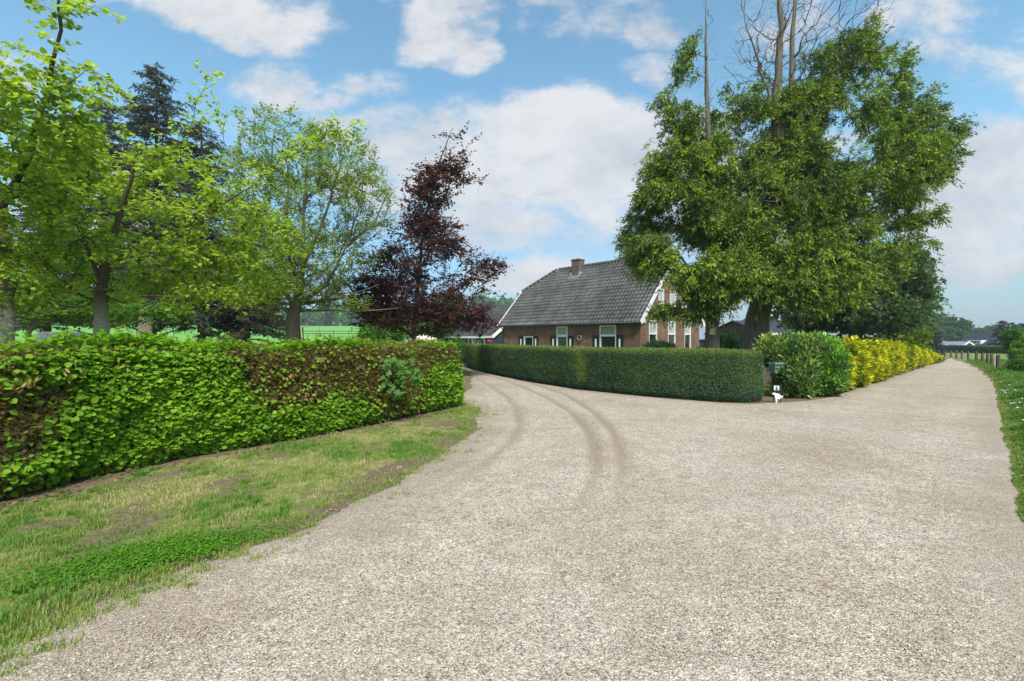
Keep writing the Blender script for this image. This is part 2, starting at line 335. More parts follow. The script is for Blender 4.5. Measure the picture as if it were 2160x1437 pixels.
# ------------------------------------------------------------------ trees
def blob_pts(blobs, d0, n, shell=.35, void=0, vs=.7):
    """targets inside ellipsoids; blob = (px, py, rx, ry[, depth offset m, depth radius m, weight])"""
    w = A([b[2]*b[3]*(b[6] if len(b) > 6 else 1) for b in blobs], float); w /= w.sum(); out = []
    for b, k in zip(blobs, rng.multinomial(n, w)):
        if k == 0: continue
        dd = b[4] if len(b) > 4 else 0; c = at(b[0], b[1], d0+dd); rx = b[2]/F*d0; rz = b[3]/F*d0; rd = b[5] if len(b) > 5 and b[5] else rx*.85
        u = randu(k)*(rng.uniform(shell, 1, k)**.6)[:, None]; out.append(c+u*A([rx, rd, rz]))
    out = np.concatenate(out)
    if void: f = fbm(out, vs, 2, 71); out = out[f > np.quantile(f, void)]
    return out
def skeleton(trunks, targets, w=.3, up=.6, rise=.25, step=.35, bend=.3, lift=.05, jit=.03):
    """trunks: list of (points, radii); later ones attach to the nearest node"""
    Pn = []; par = []; dist = []; fix = {}; chains = []
    for pts, rad in trunks:
        pts = A(pts, float) if not isinstance(pts, np.ndarray) else pts; q = []; r = []
        for i in range(len(pts)-1):
            m = max(2, int(np.linalg.norm(pts[i+1]-pts[i])/(step*1.2)))
            for t in np.arange(m)/m: q.append(pts[i]*(1-t)+pts[i+1]*t); r.append(rad[i]*(1-t)+rad[i+1]*t)
        q.append(pts[-1]); r.append(rad[-1]); q = A(q); q[1:-1] += rng.normal(0, jit*.5, (len(q)-2, 3)); idx = []
        p = -1
        if Pn: p = int(np.argmin(np.linalg.norm(A(Pn)-q[0], axis=1)))
        for a, b in zip(q, r):
            dd = 0 if p < 0 else dist[p]+np.linalg.norm(a-Pn[p]); Pn.append(a); par.append(p); dist.append(dd); fix[len(Pn)-1] = b; p = len(Pn)-1; idx.append(p)
        chains.append((idx, True))
    nt = len(Pn); T0 = A(Pn); cap = nt+len(targets)*40
    X = np.zeros((cap, 3)); X[:nt] = T0; D = np.zeros(cap); D[:nt] = dist; PA = np.full(cap, -1); PA[:nt] = par; n = nt
    dt = np.array([np.min(np.linalg.norm(T0-t, axis=1)) for t in targets]); order = np.argsort(dt); tips = []
    base_z = T0[0][2]
    for ti in order:
        t = targets[ti]; v = X[:n]-t; L = np.linalg.norm(v, axis=1); hd = np.hypot(v[:, 0], v[:, 1])
        cost = L+w*D[:n]+up*np.clip(v[:, 2]+rise*hd, 0, None); a = int(np.argmin(cost)); L = L[a]
        if L < .03: continue
        pd = norm(X[a]-X[PA[a]]) if PA[a] >= 0 else A([0, 0, 1.]); m = min(30, max(2, int(L/step)))
        c = X[a]+pd*L*bend+A([0, 0, lift*L]); s = (np.arange(m)+1)/m; q = X[a]*((1-s)**2)[:, None]+c*(2*s*(1-s))[:, None]+t*(s**2)[:, None]
        q[:-1] += rng.normal(0, jit*min(1, L), (m-1, 3)); idx = [a]; p = a
        if n+m >= cap: break
        for k in range(m):
            X[n] = q[k]; PA[n] = p; D[n] = D[p]+np.linalg.norm(q[k]-X[p]); p = n; idx.append(n); n += 1
        chains.append((idx, False)); tips.append((ti, idx))
    X = X[:n]; PA = PA[:n]; cnt = np.zeros(n)
    for _, idx in tips: cnt[idx[-1]] += 1
    for i in range(n-1, 0, -1):
        if PA[i] >= 0: cnt[PA[i]] += cnt[i]
    return X, PA, cnt, fix, chains, tips
def wood(parent, sk, rt=.006, pw=.5, m='bark', name='trunk', flare=None, rmax=.2):
    X, PA, cnt, fix, chains, tips = sk; nb = NB(); rr = np.minimum(rt*np.maximum(cnt, 1)**pw, rmax)
    for i, r in fix.items(): rr[i] = r
    for idx, tr in chains:
        r = rr[idx].copy()
        if not tr: r[0] = min(r[0], r[1]*1.25); r[-1] *= .5
        k = 12 if tr else (6 if r[0] > .03 else 4 if r[0] > .012 else 3)
        V, Q = tube(X[idx], r, k)
        if tr and flare: 
            ph = np.tile(np.arange(k)*2*np.pi/k, len(idx)); cc = np.repeat(X[idx], k, 0); h = np.repeat(X[idx][:, 2]-X[idx][0][2], k)
            f = 1+flare*np.exp(-h/.8)*(1+.4*np.sin(ph*3+1)*1)+.07*np.sin(ph*5+h*2); V = cc+(V-cc)*f[:, None]
        nb.add(V, Q)
    return nb, rr
def crown(parent, sk, nb, mask=None, ntw=5, tl=.35, nl=6, size=.08, shape='round', pal=((.1,.2,.02),), mode='flat', span=.7, sag=.1, bias=(0,0,0), spread=.9, mt='leaf', tr=.0025, name='crown', sizevar=.3, clumpk=.6, twcol=None, m='bark'):
    """twiglets along the outer part of each chain, leaves along the twiglets"""
    X, PA, cnt, fix, chains, tips = sk; O = []; Dv = []; G = []
    for ti, idx in tips:
        if mask is not None and not mask[ti]: continue
        q = X[idx]; dirc = norm(q[-1]-q[max(0, len(q)-3)]); n = len(q); k0 = max(0, int((n-1)*(1-span)))
        t = rng.uniform(k0, n-1, ntw); t[0] = n-1; i = np.minimum(t.astype(int), n-2); f = (t-i)[:, None]
        O.append(q[i]*(1-f)+q[i+1]*f); Dv.append(np.repeat(dirc[None], ntw, 0)); G.append(np.full(ntw, ti))
    O = np.concatenate(O); Dv = np.concatenate(Dv); G = np.concatenate(G); N = len(O)
    if mode == 'flat': rd = randu(N)*A([1,1,.45])
    else: rd = randu(N)
    d = norm(Dv*.7+rd*spread+A(bias)); L = tl*rng.uniform(.5, 1.2, N); E = O+d*L[:, None]; E[:, 2] -= sag*L
    if tr: V, Q = sticks(O, E, tr, tr*.5); nb.add(V, Q)
    gt = rng.random(max(G)+1); tw_t = np.clip(clumpk*(.5*gt[G]+.5*fbm(O, .9, 3))+(1-clumpk)*rng.random(N), 0, 1)
    k = nl; t = rng.uniform(.1, 1.05, (N, k)); Pl = O[:, None]+(E-O)[:, None]*t[..., None]; Pl[..., 2] += 0
    Pl = Pl.reshape(-1, 3)+rng.normal(0, .02+size*.12, (N*k, 3)); dd = np.repeat(d, k, 0); n = N*k
    if mode == 'flat':
        ax = norm(dd*.5+randu(n)*A([1,1,.35])+A([0,0,-.28])); nr = norm(A([0,0,1.])+randu(n)*.55)
    elif mode == 'hang':
        ax = norm(dd*.45+A([0,0,-.75])+randu(n)*.55); nr = randu(n)
    elif mode == 'spray':
        ax = norm(dd*.7+A([0,0,-.55])+randu(n)*.6); nr = norm(randu(n)+A([0,-.1,.5]))
    else: ax = randu(n); nr = randu(n)
    tt = np.clip(np.repeat(tw_t, k)+rng.normal(0, .13, n), 0, 1); col = palette(pal, tt)*rng.uniform(.85, 1.15, (n, 1))
    V, Q, c = leaves(Pl, ax, nr, size*rng.uniform(1-sizevar, 1+sizevar, n), shape, col)
    return mesh_np(name, V, Q, MT[mt], parent, col=c), n
def tree(name, label, cat, base, trunks, targets, skel={}, woodk={}, cr={}, bark='bark', group=None, bare=None):
    t = thing(name, label, cat, base, group=group); allt = targets if bare is None else np.concatenate([targets, bare])
    sk = skeleton(trunks, allt, **skel); nb, rr = wood(t, sk, **woodk)
    mask = np.ones(len(allt), bool); mask[len(targets):] = False
    c, n = crown(t, sk, nb, mask=mask, **cr)
    nb.build('trunk', MT[bark], t, smoothf=True)
    return t
def conifer(name, label, cat, base, h, rmax, z0=.15, nb_=26, per=6, pal=None, lean=(0,0), size=.11, dens=26, group=None, trunk_r=.16, up=.1, bark='bark_dark', top=.5, droop=.25):
    t = thing(name, label, cat, base, group=group); base = A(base, float); nb = NB(); O = []; D = []
    H_ = A([lean[0], lean[1], h]); zs = np.linspace(0, 1, 14); tp = base+H_*zs[:, None]; V, Q = tube(tp, trunk_r*(1-zs)**.8+.012, 9); nb.add(V, Q)
    for k in range(nb_):
        f = z0+(1-z0)*(k/(nb_-1))**.9*.985; Lk = rmax*((1-f)/(1-z0))**.62+.12*top
        for j in range(per if f < .85 else max(3, per-2)):
            a = rng.uniform(0, 2*np.pi); L = Lk*rng.uniform(.6, 1.15); f2 = f+rng.normal(0, .012); p0 = base+H_*f2
            s = np.linspace(0, 1, 7)[:, None]; dirh = A([math.cos(a), math.sin(a), 0])
            q = p0+dirh*L*s+A([0,0,1.])*(up*L*s-(up+droop)*L*s**2*1.2+.18*L*s**4)+rng.normal(0, .02, (7, 3))*s
            r = np.linspace(.008+.009*L, .004, 7); V, Q = tube(q, r, 4); nb.add(V, Q)
            n = int(dens*L)+3; tt = rng.uniform(.12, 1, n)*6; i = np.minimum(tt.astype(int), 5); ff = (tt-i)[:, None]
            O.append(q[i]*(1-ff)+q[i+1]*ff); sd = A([-math.sin(a), math.cos(a), 0]); sg = rng.choice([-1, 1], n)[:, None]
            D.append(norm(dirh*.5+sd*sg*rng.uniform(.2, 1, (n, 1))+A([0,0,-.35])+randu(n)*.3))
    O = np.concatenate(O); D = np.concatenate(D); n = len(O); L = rng.uniform(.12, .36, n)
    V, Q = sticks(O, O+D*L[:, None], .003, .0015); nb.add(V, Q)
    k = 5; t_ = rng.uniform(0, 1, (n, k)); Pl = (O[:, None]+(D*L[:, None])[:, None]*t_[..., None]).reshape(-1, 3); dd = np.repeat(D, k, 0); m = n*k
    col = palette(pal or ((.026,.034,.016),(.055,.068,.033),(.10,.11,.055)), np.clip(np.repeat(fbm(O, 1.2, 3), k)+rng.normal(0, .18, m), 0, 1))
    V, Q, c = leaves(Pl, norm(dd+randu(m)*.6+A([0,0,-.1])), randu(m), size*rng.uniform(.7, 1.3, m), 'blade', col)
    mesh_np('crown', V, Q, MT['needle'], t, col=c); nb.build('trunk', MT[bark], t, smoothf=True)
    return t
# ------------------------------------------------------------------ layout lines
HEDGE_L = [A([-9.6,-.9,0]), A([-7.3,1.3,0])]+[P(*p) for p in ((0,1062),(200,1005),(400,965),(600,930),(800,893),(900,872),(968,856))]
HEDGE_G = [P(*p) for p in ((984,776),(1020,786),(1070,797),(1130,808),(1200,820),(1350,836),(1500,848),(1570,851),(1608,848))]
HEDGE_Y = [P(*p) for p in ((1775,830),(1810,818),(1860,800),(1905,785),(1945,772),(1982,762))]
GRAVEL = [(-10,-7.5),(-4.6,-.4)]+[tuple(P(*p)[:2]) for p in ((-60,1388),(0,1360),(140,1306),(300,1240),(430,1190),(620,1120),(800,1035),(940,960),(1000,905),(1012,870),(990,856))]+\
    [(-1.5,12.4),(-1.4,15),(-1.6,19),(-2.3,24),(-3.6,28),(-6,33),(-8,38),(-3,39),(-1.6,33),(-1.9,28)]+[(p[0]+.1,p[1]-.15) for p in HEDGE_G]+\
    [tuple(P(*p)[:2]) for p in ((1640,850),(1700,846),(1752,838),(1800,823),(1860,803),(1905,787),(1945,774),(1985,763),(1983,756),(1965,752.5),(1990,750),(2008,756),(2040,765),(2072,780),(2096,805),(2108,850),(2117,900),(2132,950),(2146,1010),(2162,1080))]+\
    [(3.4,2.9),(.5,-.3),(-5,-7.5)]
PADDOCK_Y = 47.0
# ------------------------------------------------------------------ ground and gravel
def axis(lo, hi, fine, f0, f1, g):
    a = list(np.arange(f0, f1, fine)); s = fine
    while a[-1] < hi: s = min(s*g, 60); a.append(a[-1]+s)
    b = []; s = fine; c = f0
    while c > lo: s = min(s*g, 60); c -= s; b.append(c)
    return A(b[::-1]+a)
def gravel_sd(X, Y):
    p = np.stack([X.ravel(), Y.ravel(), X.ravel()*0], 1); r = np.hypot(X, Y)
    nz = (fbm(p, 1.4, 4, 3).reshape(X.shape)-.5)*.42+(fbm(p, 9, 2, 5).reshape(X.shape)-.5)*.14
    return sdist(X, Y, GRAVEL)+nz*np.where(X > 2.5, .35, .8)
TRACKS = [((990,790),(1030,812),(1070,838),(1092,868),(1096,900),(1075,935),(1020,980),(940,1030),(840,1090),(700,1170),(520,1260)),
          ((1000,784),(1080,808),(1150,838),(1205,870),(1240,908),(1255,950),(1256,1000),(1225,1070),(1150,1160),(1040,1280),(930,1420)),
          ((1010,782),(1110,805),(1190,832),(1250,868),(1290,908),(1308,950),(1312,1000),(1290,1080),(1235,1180),(1150,1330))]
TRACKS = [[P(*q) for q in t] for t in TRACKS]
def grass_mask(X, Y):                # how grassy (1) or bare (0) the ground is
    p = np.stack([X.ravel(), Y.ravel(), X.ravel()*0], 1)
    n = fbm(p, 1.3, 4, 9).reshape(X.shape); n2 = fbm(p, 6, 3, 19).reshape(X.shape)
    g = np.ones(X.shape); dh = np.minimum(segdist(X, Y, HEDGE_L), np.minimum(segdist(X, Y, HEDGE_G+HEDGE_Y), segdist(X, Y, [P(1590,842),P(1770,826)])))
    g *= smooth(.14, .42, dh+(n2-.5)*.25)
    sd = gravel_sd(X, Y); g *= 1-.9*smooth(-.55, -.02, sd+(n-.5)*1.6)
    n3_ = fbm(p, 2.4, 4, 29).reshape(X.shape); g *= 1-.75*smooth(.56, .66, n3_)*smooth(11, 8, Y)
    return g, dh, sd
def build_ground():
    xs = axis(-1900, 1900, .07, -7, 13.5, 1.055); ys = axis(-60, 2600, .07, 1.2, 13.5, 1.05)
    X, Y = np.meshgrid(xs, ys); Z = gz(X, Y); nx, ny = len(xs), len(ys)
    pp = np.stack([X.ravel(), Y.ravel(), X.ravel()*0], 1)
    und = (fbm(pp, 1.1, 3, 2).reshape(X.shape)-.5)*.05
    sd = sdist(X, Y, GRAVEL); Zg = Z+und*smooth(.05, -.5, sd)*smooth(30, 12, np.abs(Y))-.12*smooth(.3, .7, sd)
    i = np.arange(ny-1)[:, None]*nx+np.arange(nx-1)[None]; Q = np.stack([i, i+1, i+nx+1, i+nx], -1).reshape(-1, 4)
    g, dh, s2 = grass_mask(X, Y); k = X/np.maximum(Y, 1)
    field = smooth(PADDOCK_Y, PADDOCK_Y+2, Y)*(1-smooth(-.25, -.1, k))
    o = mesh_np('ground', np.stack([X.ravel(), Y.ravel(), Zg.ravel()], 1), Q, ground_mat(), vcols={'grass': g.ravel(), 'field': field.ravel()}, smoothf=True)
    tag(o, kind='structure')
    # gravel sheet: rises just above the ground inside its outline and dips under it outside
    m = (X > -12) & (X < 70) & (Y > -9) & (Y < 75); ix = np.where(m.any(0))[0]; iy = np.where(m.any(1))[0]
    X, Y, Z = X[np.ix_(iy, ix)], Y[np.ix_(iy, ix)], Z[np.ix_(iy, ix)]; s = gravel_sd(X, Y)
    pp = np.stack([X.ravel(), Y.ravel(), X.ravel()*0], 1)
    tr = np.zeros(X.shape); rid = np.zeros(X.shape); wob = (fbm(pp, .9, 3, 31).reshape(X.shape)-.5)*.3
    for n, t in enumerate(TRACKS):
        d = np.abs(segdist(X, Y, t)+wob*.25); fade = smooth(3.0, 7.5, Y)*.95+.05
        tr = np.maximum(tr, np.exp(-(d/.085)**2)*fade*(1.4 if n else 1.15)); rid += np.exp(-((d-.20)/.07)**2)*.022*fade
    lane = segdist(X, Y, [P(2040,790), P(1960,850), P(1750,960), P(1450,1200), P(1200,1436)]); lz = (fbm(pp, .8, 3, 61).reshape(X.shape)-.5)*.9
    for pl_, ww, kk in (([P(2040,790), P(1960,850), P(1750,960), P(1450,1200), P(1200,1436)], .45, .26), ([P(1990,790), P(1880,850), P(1600,980), P(1150,1200), P(700,1436)], .5, .24), ([P(1000,950), P(800,1120), P(480,1280), P(60,1436)], .35, .38)):
        tr = np.maximum(tr, kk*np.exp(-((segdist(X, Y, pl_)+lz*.4)/ww)**2))
    for (px, py, sx, sy, kk) in ((1470,930,.16,.05,.9),(1492,938,.1,.06,.5),(1165,982,.22,.05,.6),(1185,976,.1,.04,.6),(1430,955,.3,.05,.35),(1850,922,.1,.04,.5),(1560,1135,.13,.05,.5),(1592,1068,.12,.04,.5),(1700,880,.4,.08,.35),(1850,1195,.06,.03,.6),(1170,1082,.05,.03,.5),(1380,1340,.07,.06,.35),(1230,1130,.35,.10,.3),(760,1290,.4,.10,.25),(1120,1220,.3,.12,.25)):
        c_ = P(px, py); ddx, ddy = X-c_[0]+(fbm(pp, 6, 2, 77).reshape(X.shape)-.5)*.2, Y-c_[1]+(fbm(pp, 6, 2, 78).reshape(X.shape)-.5)*.2; tr = np.maximum(tr, kk*np.exp(-(ddx/sx)**2-(ddy/sy/1.6)**2)); rid = rid*smooth(0, .5, s)
    Zs = Z+np.clip(s*.25, -.12, .014)+(fbm(pp, 2.5, 4, 40).reshape(X.shape)-.5)*.018*smooth(0, .4, s)+rid-tr*.014*smooth(0, .4, s)
    edge = smooth(.75, -.1, s+(fbm(pp, 2.5, 3, 12).reshape(X.shape)-.5)*.9)
    i = np.arange(len(iy)-1)[:, None]*len(ix)+np.arange(len(ix)-1)[None]; Q = np.stack([i, i+1, i+len(ix)+1, i+len(ix)], -1).reshape(-1, 4)
    keep = (s.ravel()[Q] > -.5).any(1); Q = Q[keep]; u, inv = np.unique(Q, return_inverse=True); V = np.stack([X.ravel(), Y.ravel(), Zs.ravel()], 1)[u]
    o = mesh_np('gravel_road', V, inv.reshape(-1, 4), gravel_mat(), vcols={'track': tr.ravel()[u], 'edge': edge.ravel()[u]}, smoothf=True); tag(o, kind='structure')
def gravel_mat():
    m = bpy.data.materials.new('gravel'); m.use_nodes = True; nt = m.node_tree; N = nt.nodes; Lk = nt.links; b = N['Principled BSDF']
    tc = N.new('ShaderNodeTexCoord'); b.inputs['Roughness'].default_value = .85; b.inputs['Specular IOR Level'].default_value = .25
    def ramp(fac, stops, interp='LINEAR'):
        r = N.new('ShaderNodeValToRGB'); r.color_ramp.interpolation = interp
        while len(r.color_ramp.elements) < len(stops): r.color_ramp.elements.new(.5)
        for e, (p, c) in zip(r.color_ramp.elements, stops): e.position = p; e.color = (*c, 1)
        Lk.new(fac, r.inputs[0]); return r.outputs[0]
    def mix(f, a, c, mode='MIX'):
        x = N.new('ShaderNodeMix'); x.data_type = 'RGBA'; x.blend_type = mode
        for s_, v in ((0, f), (6, a), (7, c)):
            if isinstance(v, float): x.inputs[s_].default_value = v
            elif isinstance(v, tuple): x.inputs[s_].default_value = (*v, 1)
            else: Lk.new(v, x.inputs[s_])
        return x.outputs[2]
    def vor(scale, feat='F1'):
        v = N.new('ShaderNodeTexVoronoi'); v.feature = feat; v.inputs['Scale'].default_value = scale; Lk.new(tc.outputs['Object'], v.inputs['Vector']); return v
    def noise(scale, det=6, rough=.6):
        n = N.new('ShaderNodeTexNoise'); n.inputs['Scale'].default_value = scale; n.inputs['Detail'].default_value = det; n.inputs['Roughness'].default_value = rough
        Lk.new(tc.outputs['Object'], n.inputs['Vector']); return n.outputs['Fac']
    v1 = vor(95.); v2 = vor(190.); sep = N.new('ShaderNodeSeparateColor'); Lk.new(v1.outputs['Color'], sep.inputs[0])
    sep2 = N.new('ShaderNodeSeparateColor'); Lk.new(v2.outputs['Color'], sep2.inputs[0])
    st = [(0,(.06,.055,.05)),(.18,(.19,.18,.17)),(.28,(.40,.34,.265)),(.5,(.54,.48,.39)),(.68,(.70,.64,.55)),(.84,(.46,.34,.24)),(1,(1,.97,.90))]
    c1 = ramp(sep.outputs[0], st); c2 = ramp(sep2.outputs[1], st)
    c = mix(.38, c1, c2)
    e1 = ramp(v1.outputs['Distance'], [(0,(1,1,1)),(.5,(1,1,1)),(.8,(.62,.58,.54))]); c = mix(1., c, e1, 'MULTIPLY')
    big = noise(.55, 7, .62); bigc = ramp(big, [(.3,(.84,.77,.68)),(.5,(.99,.97,.93)),(.7,(1.08,1.09,1.08))]); c = mix(1., c, bigc, 'MULTIPLY')
    med = noise(5, 5, .7); medc = ramp(med, [(.33,(.84,.82,.80)),(.6,(1.06,1.06,1.06))]); c = mix(1., c, medc, 'MULTIPLY'); c = mix(1., c, ramp(noise(30, 4, .8), [(.36,(.78,.76,.74)),(.5,(1,1,1)),(.66,(1.18,1.18,1.18))]), 'MULTIPLY')
    at_ = N.new('ShaderNodeAttribute'); at_.attribute_name = 'track'; fine = mix(.28, (.24,.165,.11), c2)
    mm = N.new('ShaderNodeMath'); mm.operation = 'MULTIPLY'; mm.use_clamp = True; Lk.new(at_.outputs['Fac'], mm.inputs[0]); mm.inputs[1].default_value = .8
    c = mix(mm.outputs[0], c, fine)
    ed = N.new('ShaderNodeAttribute'); ed.attribute_name = 'edge'; mm2 = N.new('ShaderNodeMath'); mm2.operation = 'MULTIPLY'; mm2.use_clamp = True
    Lk.new(ed.outputs['Fac'], mm2.inputs[0]); mm2.inputs[1].default_value = .75; c = mix(mm2.outputs[0], c, mix(.35, (.22,.155,.10), c2))
    Lk.new(c, b.inputs['Base Color'])
    h = N.new('ShaderNodeMath'); h.operation = 'ADD'; Lk.new(v1.outputs['Distance'], h.inputs[0]); Lk.new(sep.outputs[1], h.inputs[1])
    bp = N.new('ShaderNodeBump'); bp.invert = True; bp.inputs['Strength'].default_value = .9; bp.inputs['Distance'].default_value = .006; Lk.new(h.outputs[0], bp.inputs['Height'])
    bp2 = N.new('ShaderNodeBump'); bp2.inputs['Strength'].default_value = .8; bp2.inputs['Distance'].default_value = .03; Lk.new(noise(9, 5), bp2.inputs['Height']); Lk.new(bp2.outputs[0], bp.inputs['Normal'])
    Lk.new(bp.outputs[0], b.inputs['Normal']); return m
def ground_mat():
    m = bpy.data.materials.new('ground'); m.use_nodes = True; nt = m.node_tree; N = nt.nodes; Lk = nt.links; b = N['Principled BSDF']
    tc = N.new('ShaderNodeTexCoord'); b.inputs['Roughness'].default_value = .95; b.inputs['Specular IOR Level'].default_value = .1
    def noise(scale, det=7, rough=.65):
        n = N.new('ShaderNodeTexNoise'); n.inputs['Scale'].default_value = scale; n.inputs['Detail'].default_value = det; n.inputs['Roughness'].default_value = rough
        Lk.new(tc.outputs['Object'], n.inputs['Vector']); return n.outputs['Fac']
    def ramp(fac, stops):
        r = N.new('ShaderNodeValToRGB')
        while len(r.color_ramp.elements) < len(stops): r.color_ramp.elements.new(.5)
        for e, (p, c) in zip(r.color_ramp.elements, stops): e.position = p; e.color = (*c, 1)
        Lk.new(fac, r.inputs[0]); return r.outputs[0]
    def mix(f, a, c):
        x = N.new('ShaderNodeMix'); x.data_type = 'RGBA'
        for s_, v in ((0, f), (6, a), (7, c)):
            if isinstance(v, float): x.inputs[s_].default_value = v
            else: Lk.new(v, x.inputs[s_])
        return x.outputs[2]
    soil = ramp(noise(24), [(.3,(.075,.052,.034)),(.5,(.16,.115,.08)),(.72,(.28,.22,.16))])
    gr = ramp(noise(7), [(.3,(.10,.14,.03)),(.5,(.17,.21,.045)),(.68,(.27,.27,.10))])
    fld = ramp(noise(.15), [(.3,(.13,.32,.06)),(.7,(.17,.38,.08))])
    a = N.new('ShaderNodeAttribute'); a.attribute_name = 'grass'; f = N.new('ShaderNodeAttribute'); f.attribute_name = 'field'
    c = mix(f.outputs['Fac'], mix(a.outputs['Fac'], soil, gr), fld); Lk.new(c, b.inputs['Base Color'])
    bp = N.new('ShaderNodeBump'); bp.inputs['Distance'].default_value = .03; Lk.new(noise(30), bp.inputs['Height']); Lk.new(bp.outputs[0], b.inputs['Normal'])
    return m
build_ground()
# ------------------------------------------------------------------ house
def wall_strip(L, top, openings, reveal=.14):
    """vertical wall in the (s,z) plane with openings; returns (s, depth, z) verts and faces; depth 0 = outer face, +reveal = inwards"""
    cuts = {0, L}
    for (a, b, z0, z1) in openings: cuts |= {a, b}
    extra = getattr(top, 'cuts', []); cuts |= set(extra); cuts = sorted(cuts); V = []; Fc = []
    def q(pts): o = len(V); V.extend(pts); Fc.append(tuple(range(o, o+len(pts))))
    for x0, x1 in zip(cuts[:-1], cuts[1:]):
        xm = (x0+x1)/2; ops = sorted([(z0, z1) for (a, b, z0, z1) in openings if a <= xm <= b]); z = 0
        for z0, z1 in ops: q([(x0,0,z),(x1,0,z),(x1,0,z0),(x0,0,z0)]); z = z1
        q([(x0,0,z),(x1,0,z),(x1,0,top(x1)),(x0,0,top(x0))])
    for (a, b, z0, z1) in openings:
        q([(a,0,z0),(a,reveal,z0),(a,reveal,z1),(a,0,z1)]); q([(b,0,z0),(b,0,z1),(b,reveal,z1),(b,reveal,z0)])
        q([(a,0,z1),(a,reveal,z1),(b,reveal,z1),(b,0,z1)]); q([(a,0,z0),(b,0,z0),(b,reveal,z0),(a,reveal,z0)])
    return V, Fc
def pantiles(parent, fn, L, SL, name='roof', pitch=.27, row=.34, col=((.045,.045,.045),(.10,.10,.098),(.19,.19,.185)), clip=None, m='tile'):
    """fn(s, t, h) -> local point; s along the eave (m), t up the slope (m), h off the slope"""
    nw = int(L/pitch); nr = int(SL/row); ns = nw*6+1; s = np.linspace(0, L, ns); ph = np.linspace(0, nw*2*np.pi, ns)
    T = []; Hh = []; rid = []
    for r in range(nr): T += [r*SL/nr, (r+.5)*SL/nr, (r+.98)*SL/nr]; Hh += [.028, .012, -.002]
    T = A(T); Hh = A(Hh); Sg, Tg = np.meshgrid(s, T); wave = .045*np.sin(ph)+.016*np.sin(2*ph+.6); Hg = Hh[:, None]+wave[None]+rng.normal(0, .002, Sg.shape)
    V = fn(Sg.ravel(), Tg.ravel(), Hg.ravel()); i = np.arange(len(T)-1)[:, None]*ns+np.arange(ns-1)[None]; Q = np.stack([i, i+1, i+ns+1, i+ns], -1).reshape(-1, 4)
    ti = ((np.arange(ns-1)//6)[None]+np.zeros((len(T)-1, 1), int)); tr = (np.arange(len(T)-1)//3)[:, None]+np.zeros((1, ns-1), int)
    rnd = hash3(ti.astype(np.int64), tr.astype(np.int64), np.full(ti.shape, 5, np.int64)).ravel()
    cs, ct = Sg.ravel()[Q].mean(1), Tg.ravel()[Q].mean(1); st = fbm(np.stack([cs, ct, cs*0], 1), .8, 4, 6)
    phm = ph[None, :-1]+np.pi/6+np.zeros((len(T)-1, 1)); c = palette(col, np.clip(.3*rnd+.9*(st-.3)+.04+.22*np.sin(phm.ravel()), 0, 1))  # sine term paints the relief shading into tile colour: lighter crests, darker pans
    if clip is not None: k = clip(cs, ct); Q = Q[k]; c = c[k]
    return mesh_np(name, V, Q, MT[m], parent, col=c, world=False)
def glazed(parent, MBf, name, to, s0, s1, z0, z1, transoms=(), fw=.07, dep=.06, panes=('glass',), proud=.0, sill=True, mull=()):
    """window: frame (part) > pane (sub-part). to(s, depth, z) -> local point, depth inwards"""
    f = MB()
    def bx(a, b, d0, d1, c, d):
        V = [to(s, dd, z) for z in (c, d) for s, dd in ((a,d0),(b,d0),(b,d1),(a,d1))]
        f.add(V, [(0,3,2,1),(4,5,6,7),(0,1,5,4),(1,2,6,5),(2,3,7,6),(3,0,4,7)])
    d0, d1 = dep-.05-proud, dep+.05
    bx(s0, s0+fw, d0, d1, z0, z1); bx(s1-fw, s1, d0, d1, z0, z1); bx(s0+fw, s1-fw, d0, d1, z0, z0+fw); bx(s0+fw, s1-fw, d0, d1, z1-fw, z1)
    for t in transoms: bx(s0+fw, s1-fw, d0-.015, d1-.002, t-fw*.6, t+fw*.6)
    for t in mull: bx(t-fw*.35, t+fw*.35, d0+.002, d1-.004, z0+fw, z1-fw)
    if sill: bx(s0-.05, s1+.05, -.06, d1+.01, z0-.07, z0)
    fo = f.build(name, MT['white'], parent); zz = [z0+fw]+[t for t in transoms]+[z1-fw]
    for i in range(len(zz)-1):
        g = MB(); a, b = zz[i]+.02*(i > 0), zz[i+1]-.02
        V = [to(s, dd, z) for z in (a, b) for s, dd in ((s0+fw-.01,dep+.01),(s1-fw+.01,dep+.01),(s1-fw+.01,dep+.025),(s0+fw-.01,dep+.025))]
        g.add(V, [(0,3,2,1),(4,5,6,7),(0,1,5,4),(1,2,6,5),(2,3,7,6),(3,0,4,7)])
        g.build('pane', MT[panes[min(i, len(panes)-1)]], fo)
    return fo
